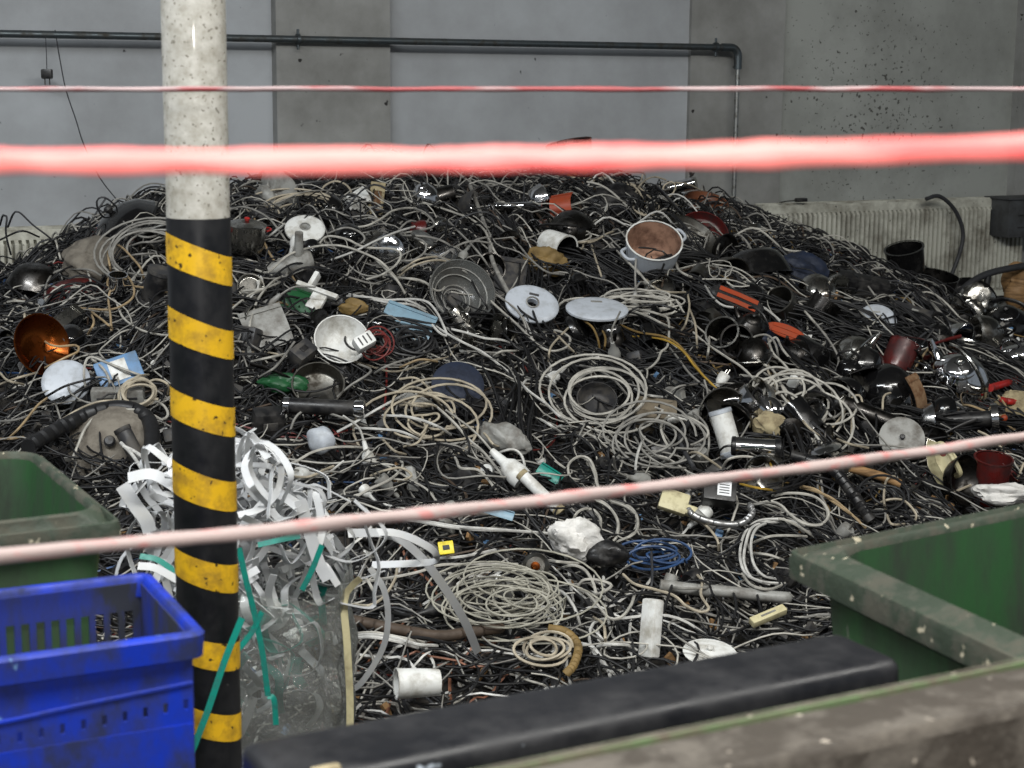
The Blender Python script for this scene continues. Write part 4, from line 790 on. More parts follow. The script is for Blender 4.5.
# --- middle left
t, _ = b_sheet('green_board', S(300, 300, 40), S(300, 300, 26), 'plastic_green', 'green plastic sheet under white bracket left of centre', 'sheet'); place((t, 0), 304, 303, (-.1, -.7, .7), -.4, .12)
t = T_('white_bracket', 'white folded plastic bracket lying on the green sheet', 'bracket'); g = S(315, 295, 1)
MB().rbox((46*g, 5*g, 12*g), .004, (0, 0, 0)).build('arm', 'plastic_white', t); MB().rbox((16*g, 24*g, 5*g), .006, (4*g, -8*g, 0)).build('tongue', 'plastic_white', t); MB().rbox((5*g, 18*g, 10*g), .004, (-10*g, 10*g, 0)).build('flange', 'plastic_white', t); place((t, 0), 318, 292, (-.1, -.75, .6), -.35, .2)
t, md = b_bowl('white_round_casing', S(342, 345, 27), 'plastic_white', 'plastic_white', 'white round fan casing left of the light blue tray', 'casing', h=S(342, 345, 20)); place((t, md), 340, 344, (.25, -.75, .6), 0, .2)
place(b_box('white_adapter', (S(362, 344, 20), S(362, 344, 14), S(362, 344, 14)), 'plastic_white', 'white adapter block with dark slots in the round white casing', 'adapter', .01, parts=[('slot', (S(362, 344, k), 0, S(362, 344, 7)), (S(362, 344, 1.5), S(362, 344, 9), .004), 'plastic_dark') for k in (-5, 0, 5)]), 364, 342, (.2, -.8, .5), .5, .34)
place(b_sheet('mesh_panel', S(268, 330, 44), S(268, 330, 46), 'plastic_grey', 'pale grey mesh panel right of the post', 'panel', .08), 266, 328, (.15, -.8, .55), .3, .1)
place(b_box('dark_block', (S(302, 352, 26), S(302, 352, 18), S(302, 352, 18)), 'plastic_dark', 'charcoal block left of the white round casing', 'block', .01, parts=[('notch', (0, 0, S(302, 352, 9)), (.03, .02, .006), 'plastic_black')]), 302, 354, (.3, -.6, .7), .6, .16)
place(b_sheet('blue_tray', S(408, 322, 52), S(408, 322, 34), 'plastic_paleblue', 'light blue plastic tray under white cables left of centre', 'tray', .1), 408, 322, (.15, -.72, .66), -.45, .14)
place(b_tube('black_torch', S(322, 406, 74), S(322, 406, 8), 'plastic_black', 'chrome', 'long black torch with chrome ends in the left middle', cat='torch', knob=False), 322, 407, (1, -.05, -.03), 0, .22)
place(b_lump('crystal_knob', S(321, 437, 14), 'plastic_cool', 'clear crystal glass lump below the long black torch', 'glass', (1, .8, 1), .18, seed=31), 321, 440, (0, 0, 1), 0, .2)
place(b_pan('cast_pan', S(322, 388, 26), 'steel_dull', 'steel_dull', 'steel_dark', 'dull cast metal pan part above the long black torch', h=S(322, 388, 14)), 318, 388, (.1, -.7, .7), 2.8, .14)
place(b_lump('green_cloth', S(286, 382, 16), 'plastic_green', 'dark green rag above the long black torch', 'rag', (1.4, .7, .6), .3, seed=33), 284, 384, (0, 0, 1), 0, .1)
place(b_lump('orange_sponge', S(356, 308, 9), 'cable_ochre', 'ochre sponge between green sheet and blue tray', 'sponge', (1.3, .7, .8), .3, seed=34), 354, 308, (0, 0, 1), 0, .16)
place(b_box('black_motor_block', (S(270, 420, 30), S(270, 420, 22), S(270, 420, 26)), 'plastic_black', 'black motor block right of the post by the torch', 'motor', .012, parts=[('vent', (0, -S(270, 420, 11), 0), (.05, .006, .03), 'plastic_dark')]), 268, 422, (.1, -.3, 1), .4, .12)
# --- centre
t, md = b_bowl('clear_dome', S(462, 295, 34), 'plastic_clearish', 'plastic_clearish', 'large cloudy plastic dome lying open in the heap centre', 'dome', h=S(462, 295, 26), r0=.35); g = S(462, 295, 1)
for rr, zz_ in ((12, 3), (15, 6), (24, 12), (29, 18)): MB().tube(arc3((0, 0, zz_*g), rr*g, 0, 360, 33, 'xy'), .7*g, 6).build('ring_rib', 'plastic_grey', t)
MB().lathe([(.001, 5*g), (7*g, 5*g), (9*g, 2*g), (9*g, 1*g)], 20).build('hub', 'plastic_dark', t); place((t, md), 458, 296, (.35, -.75, .5), 0, .16)
place(b_sheet('flat_black_board', S(512, 285, 32), S(512, 285, 50), 'plastic_dark', 'flat matt black board above the white disc', 'panel', .04), 510, 278, (.1, -.75, .65), -.2, .1)
place(b_plate('disc_with_hole', S(530, 303, 27), 'plastic_cool', 'white disc cover with a round hole near the centre', hole=.2, sx=.8), 532, 304, (.15, -.75, .65), -.3, .22)
place(b_plate('white_oval_cover', S(597, 309, 31), 'plastic_cool', 'thin white oval cover right of the disc with a hole', sx=.75, hm='plastic_grey'), 597, 309, (.05, -.35, .95), -.1, .22)
place(b_lump('orange_peel', S(546, 260, 13), 'cable_ochre', 'orange and yellow scraps of wire insulation below the white cup', 'scraps', (1.4, .7, .9), .45, seed=37), 545, 262, (0, 0, 1), 0, .12)
place(b_lid('blue_round_cover', S(462, 385, 26), 'plastic_navy', 'plastic_dark', 'dark blue round cover left of the big white coil', dome=.2), 458, 384, (.1, -.75, .6), 0, .1)
place(b_bowl('reel_core', S(600, 400, 20), 'plastic_dark', 'plastic_dark', 'dark round reel core inside the big white coil', 'reel', h=S(600, 400, 12)), 596, 402, (.1, -.7, .7), 0, .08)
place(b_box('brown_box', (S(660, 415, 40), S(660, 415, 26), S(660, 415, 26)), 'card', 'flat brown card box right of the big white coil', 'box', .004, parts=[('flap', (0, 0, S(660, 415, 13)), (S(660, 415, 36), S(660, 415, 10), .004), 'card')]), 655, 416, (.1, -.6, .75), -.2, .06)
for i, (x, y, L, sp) in enumerate(((737, 300, 56, -.5), (786, 332, 40, -.45))):
    t = T_('striped_slipper', ('red and black striped strip under white cables, upper one', 'orange-red oval strip under white cables, lower one')[i], 'slipper'); g = S(x, y, 1)
    o = MB().lathe([(.001, 0), (.9, 0), (1, .15), (.9, .3), (.001, .34)], 24).build('sole', 'plastic_black' if i == 0 else 'plastic_orange', t); o.scale = (L*g/2, L*g*.2, L*g*.2)
    for dy in (-.1, .06): MB().ribbon([(-L*g*.36, dy*L*g, .07*L*g), (0, dy*L*g, .085*L*g), (L*g*.36, dy*L*g, .07*L*g)], (0, 1, 0), L*g*.09).build('red_band', 'plastic_orange', t)
    place((t, 0), x, y, (.15, -.75, .65), sp, .24)
place(b_lump('navy_rag', S(770, 335, 22), 'plastic_navy', 'navy blue rag below the orange strips', 'rag', (1.2, .7, .8), .35, seed=39), 772, 344, (0, 0, 1), 0, .03)
place(b_tube('chrome_canister', S(752, 447, 44), S(752, 447, 9), 'chrome', 'plastic_black', 'chrome canister with black ends right of centre', cat='canister', knob=False), 755, 447, (1, -.1, -.03), 0, .22)
t, md = b_tube('white_bottle', S(727, 430, 44), S(727, 430, 11), 'plastic_white', 'plastic_cool', 'white bottle cap end lying left of the chrome canister', cat='bottle', knob=False); place((t, md), 726, 432, (.3, -.2, -1), 0, .18)
place(b_adapter((S(718, 492, 32), S(718, 492, 26), S(718, 492, 18)), 'black power adapter with a white printed label under the low tape'), 719, 492, (.05, -.75, .65), -.15, .3)
t = T_('beige_connector', 'beige connector plug left of the black power adapter', 'connector'); g = S(680, 502, 1)
MB().rbox((28*g, 22*g, 9*g), .008).build('shell', 'plastic_beige', t); MB().rbox((12*g, 10*g, 8*g), .006, (18*g, -4*g, 0)).build('neck', 'plastic_beige', t); MB().tube([(22*g, -5*g, 0), (32*g, -9*g, 0), (44*g, -15*g, 0)], [6*g, 5*g, 4*g], 10).build('strain_relief', 'plastic_grey', t); MB().rbox((8*g, 8*g, 8*g), .005, (50*g, -18*g, 0)).build('blue_tip', 'plastic_blue', t); place((t, 0), 674, 502, (.05, -.8, .6), -.35, .26)
place(b_strip(S(651, 626, 56), 'white power strip standing on end near the black bin'), 651, 628, (.08, .25, 1), 2.3, .28)
place(b_tube('white_plastic_tube', S(543, 492, 52), S(543, 492, 6), 'plastic_white', 'board_tan', 'white plastic tube slanting below the low tape near centre', knob=False), 540, 492, (.75, -.35, -.65), 0, .26)
place(b_plug('plastic_white', 'white plug at the upper end of the slanting white tube', 1.9), 510, 468, (-.6, .3, .5), .2, .26)
place(b_lump('white_plastic_lump', S(505, 436, 17), 'plastic_grey', 'grey-white moulded plastic lump above the white plug', 'plastic piece', (1.5, .7, .7), .3, seed=41), 505, 438, (.3, 0, 1), -.5, .2)
place(b_lump('white_rag', S(577, 540, 20), 'cloth_white', 'white crumpled rag in the lower centre', 'rag', (1.1, .7, .9), .45, seed=43), 576, 540, (0, 0, 1), 0, .24)
place(b_lump('black_rag', S(608, 553, 15), 'plastic_black', 'black plug-like lump right of the white crumpled rag', 'rag', (1.3, .8, .8), .2, seed=44), 608, 553, (0, 0, 1), 0, .22)
place(b_motor(S(536, 566, 13), S(536, 566, 22), 'steel_dull', 'small grey electric motor with copper shaft in the lower centre'), 536, 566, (-.05, -.75, .2), 0, .24)
place(b_box('yellow_tag', (S(445, 548, 15), S(445, 548, 13), .012), 'plastic_yellow', 'bright yellow square tag right of the folded strap', 'tag', .003, parts=[('emblem', (0, 0, .007), (.02, .014, .002), 'ink')]), 446, 548, (.1, -.85, .5), .1, .26)
place(b_mug('white_mug', S(420, 684, 15), 'plastic_white', 'plastic_white', 'white plastic cup on its side behind the black bin', h=S(420, 684, 42), handle=False, cat='cup'), 418, 683, (-.93, -.25, .05), 0, .24)
place(b_sheet('teal_scrap', S(497, 512, 34), S(497, 512, 9), 'plastic_paleblue', 'teal plastic scrap just below the low tape', 'scrap', .1), 497, 512, (0, -.8, .6), -.3, .24)
place(b_sheet('teal_scrap', S(549, 472, 26), S(549, 472, 12), 'plastic_teal', 'dark teal plastic scrap above the white tube', 'scrap', .1), 550, 474, (0, -.8, .6), -.6, .2)
place(b_box('cream_strip', (S(768, 618, 40), S(768, 618, 9), S(768, 618, 8)), 'plastic_beige', 'small cream plastic bar in front of the right bin', 'bar', .004, parts=[('slot', (0, 0, .012), (.05, .006, .003), 'plastic_grey')]), 768, 616, (0, -.5, .9), .5, .2)
place(b_lid('white_tub_lid', S(700, 642, 26), 'plastic_white', 'plastic_white', 'white tub lid behind the right part of the black bin', dome=.15), 710, 652, (.05, -.2, 1), 0, .2)
hoses([(352, 620), (400, 630), (440, 636), (470, 632), (500, 628)], .016, 'cable_brown', 'thick brown-grey hose lying in the lower left heap', .16)
hoses([(660, 585), (700, 590), (730, 592), (765, 596), (790, 598)], .018, 'plastic_grey', 'thick grey plastic conduit at the lower right of heap', .16)
hoses([(548, 628), (566, 632), (578, 646), (574, 664), (566, 674)], .012, 'cable_ochre', 'brown bent hose beside the beige netting coil', .24)
hoses([(470, 185), (488, 235), (493, 262), (512, 300)], .009, 'cable_grey', 'grey flat lead running down the upper centre', .22, 'flat_lead', 'cable')
hoses([(688, 492), (690, 512), (712, 522), (738, 524), (752, 514), (750, 505)], .011, 'cable_steel', 'shiny grey flexible hose curling round the black adapter', .24)
hoses([(690, 420), (680, 440), (694, 468)], .008, 'cable_dark', 'short dark hose under the white bottle', .16, n=16)
hoses([(790, 455), (830, 468), (850, 490), (870, 520)], .02, 'plastic_black', 'thick black rubber strip slanting toward the right bin', .16)
hoses([(850, 468), (880, 476), (900, 484)], .016, 'wood', 'brown wooden stick right of the black rubber strip', .16, 'wooden_stick', 'stick')

# --- half-buried odds and ends, each named after what it lies beside
LM = [(40, 345, 'the orange-tinted heater dish'), (33, 272, 'the far left steel bowl'), (120, 222, 'the glossy black hood'), (66, 382, 'the round white cover by the carton'), (112, 446, 'the grey vacuum shell'), (246, 236, 'the lidded steel pot'), (305, 229, 'the white base with a square hole'), (376, 203, 'the standing tan board'), (472, 206, 'the spotlight head'), (562, 215, 'the orange shade'), (652, 250, 'the white enamel pot'), (702, 220, 'the maroon pan'), (754, 264, 'the glossy black bowl'), (820, 296, 'the blue mesh'), (877, 320, 'the oval white cover at right'), (906, 264, 'the tall black pot'), (968, 302, 'the foil-filled pan'), (1006, 324, 'the black kettle at right edge'), (856, 356, 'the squat steel kettle'), (884, 384, 'the large dark bowl'), (957, 380, 'the big chrome kettle'), (868, 414, 'the thick steel tube'), (962, 420, 'the chrome-collared torch'), (944, 460, 'the pale yellow iron base'), (796, 380, 'the small white box on the slope'), (310, 298, 'the green sheet'), (342, 345, 'the round white casing'), (266, 328, 'the grey mesh panel'), (408, 322, 'the light blue tray'), (322, 407, 'the long black torch'), (321, 440, 'the crystal lump'), (460, 296, 'the cloudy plastic dome'), (532, 304, 'the white disc with a hole'), (597, 309, 'the white oval cover'), (458, 384, 'the dark blue cover'), (600, 396, 'the big off-white coil'), (652, 440, 'the thin grey coil'), (737, 300, 'the red and black striped strip'), (755, 447, 'the chrome canister'), (719, 492, 'the black power adapter'), (651, 626, 'the white power strip'), (540, 492, 'the slanting white tube'), (576, 540, 'the white crumpled rag'), (536, 566, 'the small grey motor'), (446, 548, 'the yellow tag'), (418, 683, 'the white cup by the black bin'), (512, 612, 'the netting-like beige coil'), (768, 616, 'the cream bar'), (790, 545, 'the left rim of the right bin'), (705, 640, 'the white tub lid')]
LMP = np.array([(a, b) for a, b, _ in LM], float)
def near(x, y): return LM[int(np.argmin(((LMP-np.array([x, y]))**2).sum(1)))][2]
odd = np.random.default_rng(99); BIG = list(KEYS)
def free(x, y, r): return all((x-a)**2+(y-b)**2 > r*r for a, b in BIG) and y > np.interp(x, [c[0] for c in _cp], [c[1] for c in _cp])+8
kinds = [('steel', 'shiny steel'), ('steel_dark', 'dark metal'), ('enamel_black', 'black enamel'), ('chrome', 'chrome'), ('steel_dull', 'dull steel'), ('enamel_maroon', 'maroon')]
n = 0; tries = 0
while n < 116 and tries < 4000:
    tries += 1; right = n < 58
    x, y = (odd.uniform(720, 1024), odd.uniform(225, 480)) if right else (odd.uniform(0, 740), odd.uniform(190, 340))
    if not free(x, y, 15 if right else 19): continue
    mm, cn = kinds[int(odd.choice(6, p=[.26, .24, .24, .1, .1, .06]))]; R = sz(x, y, odd.uniform(13, 25) if right else odd.uniform(10, 19)); ax = odd.normal(size=3); ax[1] -= .7; ax[2] += .3
    k = n % 5; kn = ('bowl', 'lid', 'beaker', 'kettle', 'pan')[k]; lb = '%s %s half buried beside %s' % (cn, kn, near(x, y)); gr = '%s %ss in the heap' % (cn, kn)
    b = b_bowl('scrap_bowl', R, mm, mm, lb, 'bowl', group=gr) if k == 0 else b_lid('scrap_pot_cover', R, mm, 'plastic_black', lb, gr, 'lid') if k == 1 else b_mug('scrap_beaker', R*.7, mm, mm, lb, cat='beaker') if k == 2 else b_kettle('scrap_kettle', R*.8, mm, 'plastic_black', lb, gr) if k == 3 else b_pan('scrap_pan', R*.9, mm, mm, 'plastic_black', lb, group=gr)
    if k == 2: b[0]['group'] = gr
    place(b, x, y, ax, odd.uniform(0, 6), .15 if right else .12); n += 1
n = 0
while n < 70:
    x, y = odd.uniform(0, 900), odd.uniform(200, 640)
    if not free(x, y, 16): continue
    mm, cn = [('plastic_black', 'black'), ('plastic_dark', 'charcoal'), ('plastic_grey', 'grey')][int(odd.choice(3, p=[.6, .28, .12]))]
    g = sz(x, y, 1); s = odd.uniform(12, 34, 3)*g; s[2] *= .6
    b = b_box('scrap_casing', s, mm, '%s appliance casing half buried beside %s' % (cn, near(x, y)), 'casing', .012, parts=[('vent', (0, 0, s[2]/2), (s[0]*.5, s[1]*.2, .006), 'plastic_black')], group='%s casings in the heap' % cn); ax = odd.normal(size=3); ax[1] -= .8; ax[2] += .5
    place(b, x, y, ax, odd.uniform(0, 6), .02); n += 1
n = 0
while n < 34:
    x, y = odd.uniform(240, 860), odd.uniform(240, 660)
    if not free(x, y, 18): continue
    k = n % 3; cn = ('white', 'black', 'grey')[k]; b = b_plug('plastic_'+cn, '%s mains plug lying loose beside %s' % (cn, near(x, y)), odd.uniform(.9, 1.3), 'loose %s plugs' % cn, 'cable_'+cn)
    place(b, x, y, odd.normal(size=3), odd.uniform(0, 6), .14); n += 1

# ================================================================ CABLES ON TOP, ONE BY ONE
CN = dict(white='white', offwhite='off-white', grey='grey', beige='beige', tan='tan', black='black', dark='dark grey', yellow='yellow', ochre='ochre', steel='shiny metal', brown='brown')
NC = [0]
def cable(P, r, col, x, y, label=None, group=None):
    o0 = P[0].copy(); o = MB().tube(P-o0, r, 6).build('cable', 'cable_'+col, loc=o0); NC[0] += 1
    L = float(np.linalg.norm(np.diff(P, axis=0), axis=1).sum()); c = float(np.linalg.norm(P[-1]-P[0]))/L
    lb = '%s %s%s cable on the heap beside %s' % ('short' if L < .35 else 'long' if L > .9 else 'medium-length', 'looped ' if c < .5 else 'straight ' if c > .9 else 'curved ', CN[col], near(x, y))
    return tag(o, label or lb, 'cable', group or '%s cables on top of the heap' % CN[col])
def traced(x0, y0, sc, col, pts, lift=.17, r=.0052, label=None, jit=0):
    q = np.asarray(pts, float)/sc+np.array([x0, y0]); L = np.linalg.norm(np.diff(q, axis=0), axis=1).sum(); n = int(max(12, min(70, L/3.2)))
    if jit: q = q+rng.normal(0, jit, q.shape)
    q = spline(q, n); t = np.linspace(0, 1, n); lf = lift*(1-.55*np.abs(2*t-1)**4)+.02*np.sin(t*9+len(pts)+q[0, 0])
    P = on_heap(q[:, 0], q[:, 1], lf); dep = np.linalg.norm(P-CAM, axis=1); kk = max(2, n//8)       # even out the depth so that a lead hangs smoothly
    pad = np.pad(dep, kk, mode='edge'); sm = np.convolve(pad, np.ones(2*kk+1)/(2*kk+1), 'valid'); P = CAM+(P-CAM)*(np.minimum(sm, dep+.02)/dep)[:, None]
    P[:, 2] = np.maximum(P[:, 2], .01); cable(P, r, col, q[n//2, 0], q[n//2, 1], label)
TR = {
 (230, 130, 5.12): [('offwhite', [(1024, 440), (960, 405), (900, 400), (830, 415), (780, 450), (700, 490), (600, 500)]), ('offwhite', [(860, 768), (790, 690), (730, 650), (600, 600), (500, 590), (400, 605), (300, 640), (230, 700), (190, 730), (130, 715)]),
   ('offwhite', [(450, 590), (500, 545), (600, 560), (690, 600), (840, 610), (875, 640), (850, 690), (780, 740), (700, 765)]), ('white', [(520, 665), (640, 620), (740, 570), (860, 520), (1000, 480)]), ('grey', [(20, 320), (70, 280), (140, 262), (190, 285)]), ('beige', [(460, 340), (480, 290), (540, 262), (600, 285), (630, 335)]), ('grey', [(860, 670), (940, 665), (1000, 620), (990, 570), (900, 540)]), ('grey', [(500, 530), (590, 500), (660, 520), (690, 560), (640, 600)]), ('white', [(180, 560), (230, 520), (280, 480)]), ('steel', [(100, 320), (260, 300), (400, 270), (500, 262)])],
 (400, 130, 5.12): [('offwhite', [(0, 345), (30, 350), (90, 390)]), ('grey', [(0, 405), (60, 400), (120, 420), (165, 460), (175, 490), (120, 510), (0, 530)]), ('offwhite', [(100, 365), (180, 390), (270, 420), (370, 460), (430, 510), (460, 570), (490, 630), (530, 670), (575, 680)]), ('grey', [(180, 440), (240, 460), (290, 510), (360, 580), (420, 650), (460, 710)]),
   ('grey', [(430, 450), (520, 510), (600, 580), (650, 640), (700, 690), (760, 730), (840, 740)]), ('grey', [(0, 540), (130, 545), (220, 570), (300, 620)]), ('beige', [(0, 745), (60, 700), (150, 670), (230, 670), (270, 700), (270, 740)]), ('beige', [(10, 720), (90, 665), (190, 650), (260, 670)]), ('grey', [(120, 635), (200, 650), (280, 690), (340, 730), (400, 765)]), ('grey', [(850, 310), (930, 295), (1000, 280), (1024, 262)]), ('grey', [(530, 320), (590, 260), (620, 210)]), ('grey', [(440, 265), (530, 280), (640, 275), (740, 255)]), ('beige', [(880, 575), (930, 575), (1010, 560)]), ('beige', [(880, 630), (930, 610), (940, 580)])],
 (580, 130, 5.12): [('grey', [(0, 300), (60, 290), (130, 250), (200, 220), (310, 215), (335, 240), (300, 270), (200, 265)]), ('beige', [(190, 265), (260, 275), (310, 300), (370, 360), (405, 390), (390, 430), (340, 435), (290, 410), (270, 370), (290, 310), (330, 260), (380, 240), (440, 255)]), ('beige', [(210, 310), (260, 340), (330, 345), (430, 350), (470, 330), (490, 290), (470, 265), (430, 285), (430, 320), (470, 370), (530, 400), (500, 425), (410, 415)]),
   ('beige', [(620, 310), (560, 280), (490, 270), (460, 280)]), ('beige', [(320, 230), (300, 310), (275, 370), (280, 410), (340, 440), (380, 420), (400, 380)]), ('offwhite', [(160, 585), (210, 640), (260, 690), (330, 765)]), ('offwhite', [(500, 660), (560, 665), (620, 690), (700, 730), (770, 768)]), ('offwhite', [(490, 660), (500, 710), (540, 740), (590, 760)]), ('grey', [(700, 640), (710, 590), (740, 560), (780, 590)]), ('steel', [(700, 470), (800, 460), (880, 475), (950, 510), (1024, 560)]), ('beige', [(0, 580), (70, 570), (140, 530), (170, 520)]), ('beige', [(60, 590), (80, 660), (110, 750)])],
 (760, 130, 3.879): [('grey', [(180, 475), (220, 440), (270, 422), (330, 440), (400, 480), (440, 510)]), ('grey', [(280, 510), (330, 510), (370, 545), (430, 620), (470, 680)]), ('steel', [(0, 420), (60, 450), (110, 490), (150, 520)]), ('grey', [(100, 680), (170, 665), (260, 672), (330, 680)]), ('offwhite', [(60, 660), (100, 655), (160, 690), (230, 768)]), ('grey', [(35, 650), (60, 620), (100, 625), (115, 660)]), ('grey', [(580, 630), (650, 660), (700, 710), (790, 760)])],
 (0, 190, 5.12): [('tan', [(215, 768), (200, 700), (220, 650), (280, 615), (360, 600), (450, 608), (560, 612), (630, 590), (680, 550), (685, 500), (660, 450), (620, 420), (580, 425), (550, 470), (560, 520)]), ('tan', [(570, 720), (565, 640), (555, 560), (570, 510), (620, 495), (700, 495), (790, 510), (860, 525)]), ('tan', [(545, 275), (555, 350), (570, 430)]), ('tan', [(560, 270), (620, 290), (680, 350), (720, 400), (735, 450)]), ('grey', [(280, 600), (240, 580), (232, 510), (260, 440), (310, 410), (400, 405), (470, 412), (520, 440)]),
   ('dark', [(590, 180), (520, 130), (495, 70), (510, 40), (550, 45), (620, 110), (660, 170)]), ('dark', [(0, 180), (15, 130), (35, 140), (30, 220), (55, 330)]), ('dark', [(40, 190), (70, 120), (100, 115), (170, 180), (260, 250), (320, 330)]), ('grey', [(650, 190), (720, 200), (800, 190), (860, 170)]), ('grey', [(700, 100), (760, 75), (860, 75)]), ('grey', [(640, 170), (700, 230), (780, 240), (860, 200)]), ('grey', [(570, 90), (610, 140), (660, 200), (630, 280)]), ('black', [(340, 330), (350, 270), (400, 215), (420, 180)]), ('black', [(0, 255), (110, 210), (200, 240)]), ('black', [(200, 300), (280, 250), (390, 212)]), ('offwhite', [(0, 590), (60, 570), (130, 572), (175, 585)]), ('grey', [(640, 300), (720, 270), (800, 265), (860, 250)]), ('grey', [(620, 350), (700, 330), (800, 325)]), ('tan', [(450, 740), (480, 680), (470, 640)]), ('tan', [(470, 625), (530, 670), (575, 710)])],
 (230, 260, 5.12): [('offwhite', [(70, 158), (160, 150), (230, 125), (280, 110)]), ('offwhite', [(300, 70), (220, 110), (150, 190), (110, 290), (95, 370)]), ('black', [(95, 370), (90, 420), (140, 470)]), ('white', [(600, 185), (700, 190), (800, 205), (900, 205), (1000, 250)]), ('white', [(610, 175), (720, 200), (820, 220), (930, 230), (1010, 270)]), ('offwhite', [(750, 0), (800, 50), (860, 110), (900, 180)]), ('offwhite', [(860, 90), (940, 100), (1024, 130)]), ('grey', [(550, 700), (620, 640), (700, 590), (720, 560), (650, 530)]), ('black', [(540, 150), (510, 180), (540, 210), (580, 190), (620, 240)]), ('black', [(700, 180), (760, 240), (800, 300), (860, 270)]), ('black', [(150, 280), (260, 120), (380, 40), (540, 60), (660, 130)]), ('black', [(600, 360), (590, 420), (640, 460), (700, 440)]), ('grey', [(1024, 480), (900, 510), (800, 545), (740, 580)]), ('black', [(0, 490), (120, 480), (200, 490)]), ('offwhite', [(110, 520), (200, 500), (290, 480)]), ('grey', [(150, 600), (240, 540), (330, 420)])],
 (400, 260, 5.12): [('white', [(0, 205), (60, 200), (140, 215), (190, 270), (220, 330), (240, 385), (200, 370), (130, 290)]), ('white', [(130, 290), (200, 350), (300, 410), (420, 470), (500, 530), (590, 600)]), ('white', [(220, 345), (330, 370), (430, 400), (520, 410), (600, 440)]), ('grey', [(270, 0), (350, 70), (440, 140), (540, 210), (600, 260), (640, 330), (650, 420)]), ('offwhite', [(440, 130), (460, 200), (520, 260), (600, 330), (670, 400), (740, 455), (800, 465), (860, 440), (870, 400), (830, 370), (790, 360)]), ('black', [(430, 0), (470, 80), (540, 170), (590, 220), (620, 260), (690, 310), (720, 350)]), ('offwhite', [(800, 250), (840, 210), (930, 195), (1024, 210)]), ('black', [(290, 20), (350, 80), (400, 170), (440, 230), (460, 290)]), ('offwhite', [(480, 490), (520, 468), (600, 465)]), ('offwhite', [(0, 100), (60, 95), (130, 115), (180, 155), (220, 150), (240, 110)]), ('black', [(180, 150), (220, 230), (240, 300)]), ('black', [(500, 340), (560, 410), (620, 460), (720, 440)]), ('tan', [(0, 550), (100, 510), (190, 520)]), ('beige', [(0, 610), (80, 605), (150, 660), (220, 768)]), ('beige', [(0, 680), (60, 650), (130, 670), (200, 720), (330, 715)]), ('white', [(600, 610), (660, 670), (740, 730), (780, 768)]), ('beige', [(790, 370), (850, 430), (900, 480)]), ('beige', [(760, 520), (770, 450), (820, 390), (870, 340)])],
 (580, 260, 5.12): [('offwhite', [(500, 0), (505, 50), (560, 85), (620, 105)]), ('white', [(510, 10), (620, 30), (720, 80), (790, 150), (860, 220), (940, 250)]), ('white', [(640, 130), (680, 190), (740, 235), (850, 245), (950, 245)]), ('white', [(660, 140), (760, 165), (850, 200), (950, 250), (1024, 310)]), ('offwhite', [(300, 575), (360, 550), (400, 510), (415, 470), (450, 435), (455, 320), (440, 290)]), ('offwhite', [(660, 375), (660, 440), (650, 510)]), ('ochre', [(200, 330), (300, 370), (420, 390), (500, 430), (570, 510), (640, 600), (710, 680), (760, 760)]), ('yellow', [(270, 390), (420, 405), (520, 460), (600, 560), (680, 640), (740, 720)]), ('yellow', [(540, 480), (620, 580), (700, 660), (770, 740)]), ('ochre', [(0, 300), (60, 340), (90, 400), (100, 450)]), ('ochre', [(110, 350), (130, 400), (125, 460)]), ('grey', [(460, 450), (500, 500), (560, 580), (640, 650), (720, 720), (770, 768)]), ('offwhite', [(580, 370), (650, 430), (740, 490), (830, 550), (900, 620), (950, 690), (975, 768)]), ('offwhite', [(770, 670), (840, 710), (930, 760)]), ('offwhite', [(820, 590), (900, 600), (960, 620), (1024, 650)]), ('grey', [(840, 430), (900, 390), (960, 385), (1000, 430), (1020, 520)]), ('grey', [(440, 700), (500, 650), (600, 635)]), ('white', [(280, 660), (340, 690), (440, 705)]), ('black', [(230, 280), (300, 240), (400, 230), (480, 250), (540, 280)]), ('beige', [(550, 170), (560, 240), (540, 330), (520, 360)]), ('beige', [(560, 250), (590, 330), (600, 450)]), ('offwhite', [(270, 260), (350, 290), (430, 330), (480, 350)]), ('offwhite', [(280, 250), (380, 270), (460, 300)]), ('beige', [(340, 100), (400, 150), (460, 165), (540, 165)]), ('offwhite', [(250, 0), (300, 60), (350, 120), (420, 170)]), ('beige', [(980, 480), (960, 560), (1000, 640), (980, 700)]), ('offwhite', [(880, 470), (920, 520), (990, 560)]), ('grey', [(0, 540), (90, 560), (180, 620), (250, 700)]), ('black', [(280, 270), (360, 310), (450, 350), (560, 380)])],
 (760, 260, 3.879): [('grey', [(60, 170), (100, 150), (160, 185), (220, 250), (280, 330), (305, 390), (290, 440)]), ('grey', [(100, 180), (200, 165), (320, 170), (400, 180)]), ('offwhite', [(0, 480), (60, 500), (120, 570), (200, 660), (260, 740)]), ('offwhite', [(90, 450), (160, 480), (210, 560), (240, 620)]), ('grey', [(230, 620), (290, 610), (340, 560), (345, 500), (320, 455), (280, 460), (260, 480)]), ('beige', [(280, 650), (320, 600), (350, 540), (385, 525), (395, 560), (360, 600), (355, 680)]), ('beige', [(475, 590), (480, 530), (510, 515), (545, 520)]), ('grey', [(580, 125), (660, 160), (720, 220), (800, 260)]), ('grey', [(330, 0), (400, 60), (440, 120), (465, 170)]), ('offwhite', [(0, 380), (60, 440), (100, 520), (160, 600)]), ('offwhite', [(20, 340), (60, 300), (90, 350), (150, 420)]), ('beige', [(60, 510), (120, 560), (180, 640), (240, 690)]), ('offwhite', [(0, 430), (70, 470), (130, 540), (200, 590), (240, 700)]), ('white', [(240, 560), (270, 600), (290, 620)]), ('offwhite', [(30, 300), (50, 360), (90, 400), (130, 450)]), ('tan', [(600, 420), (640, 360), (690, 300)])],
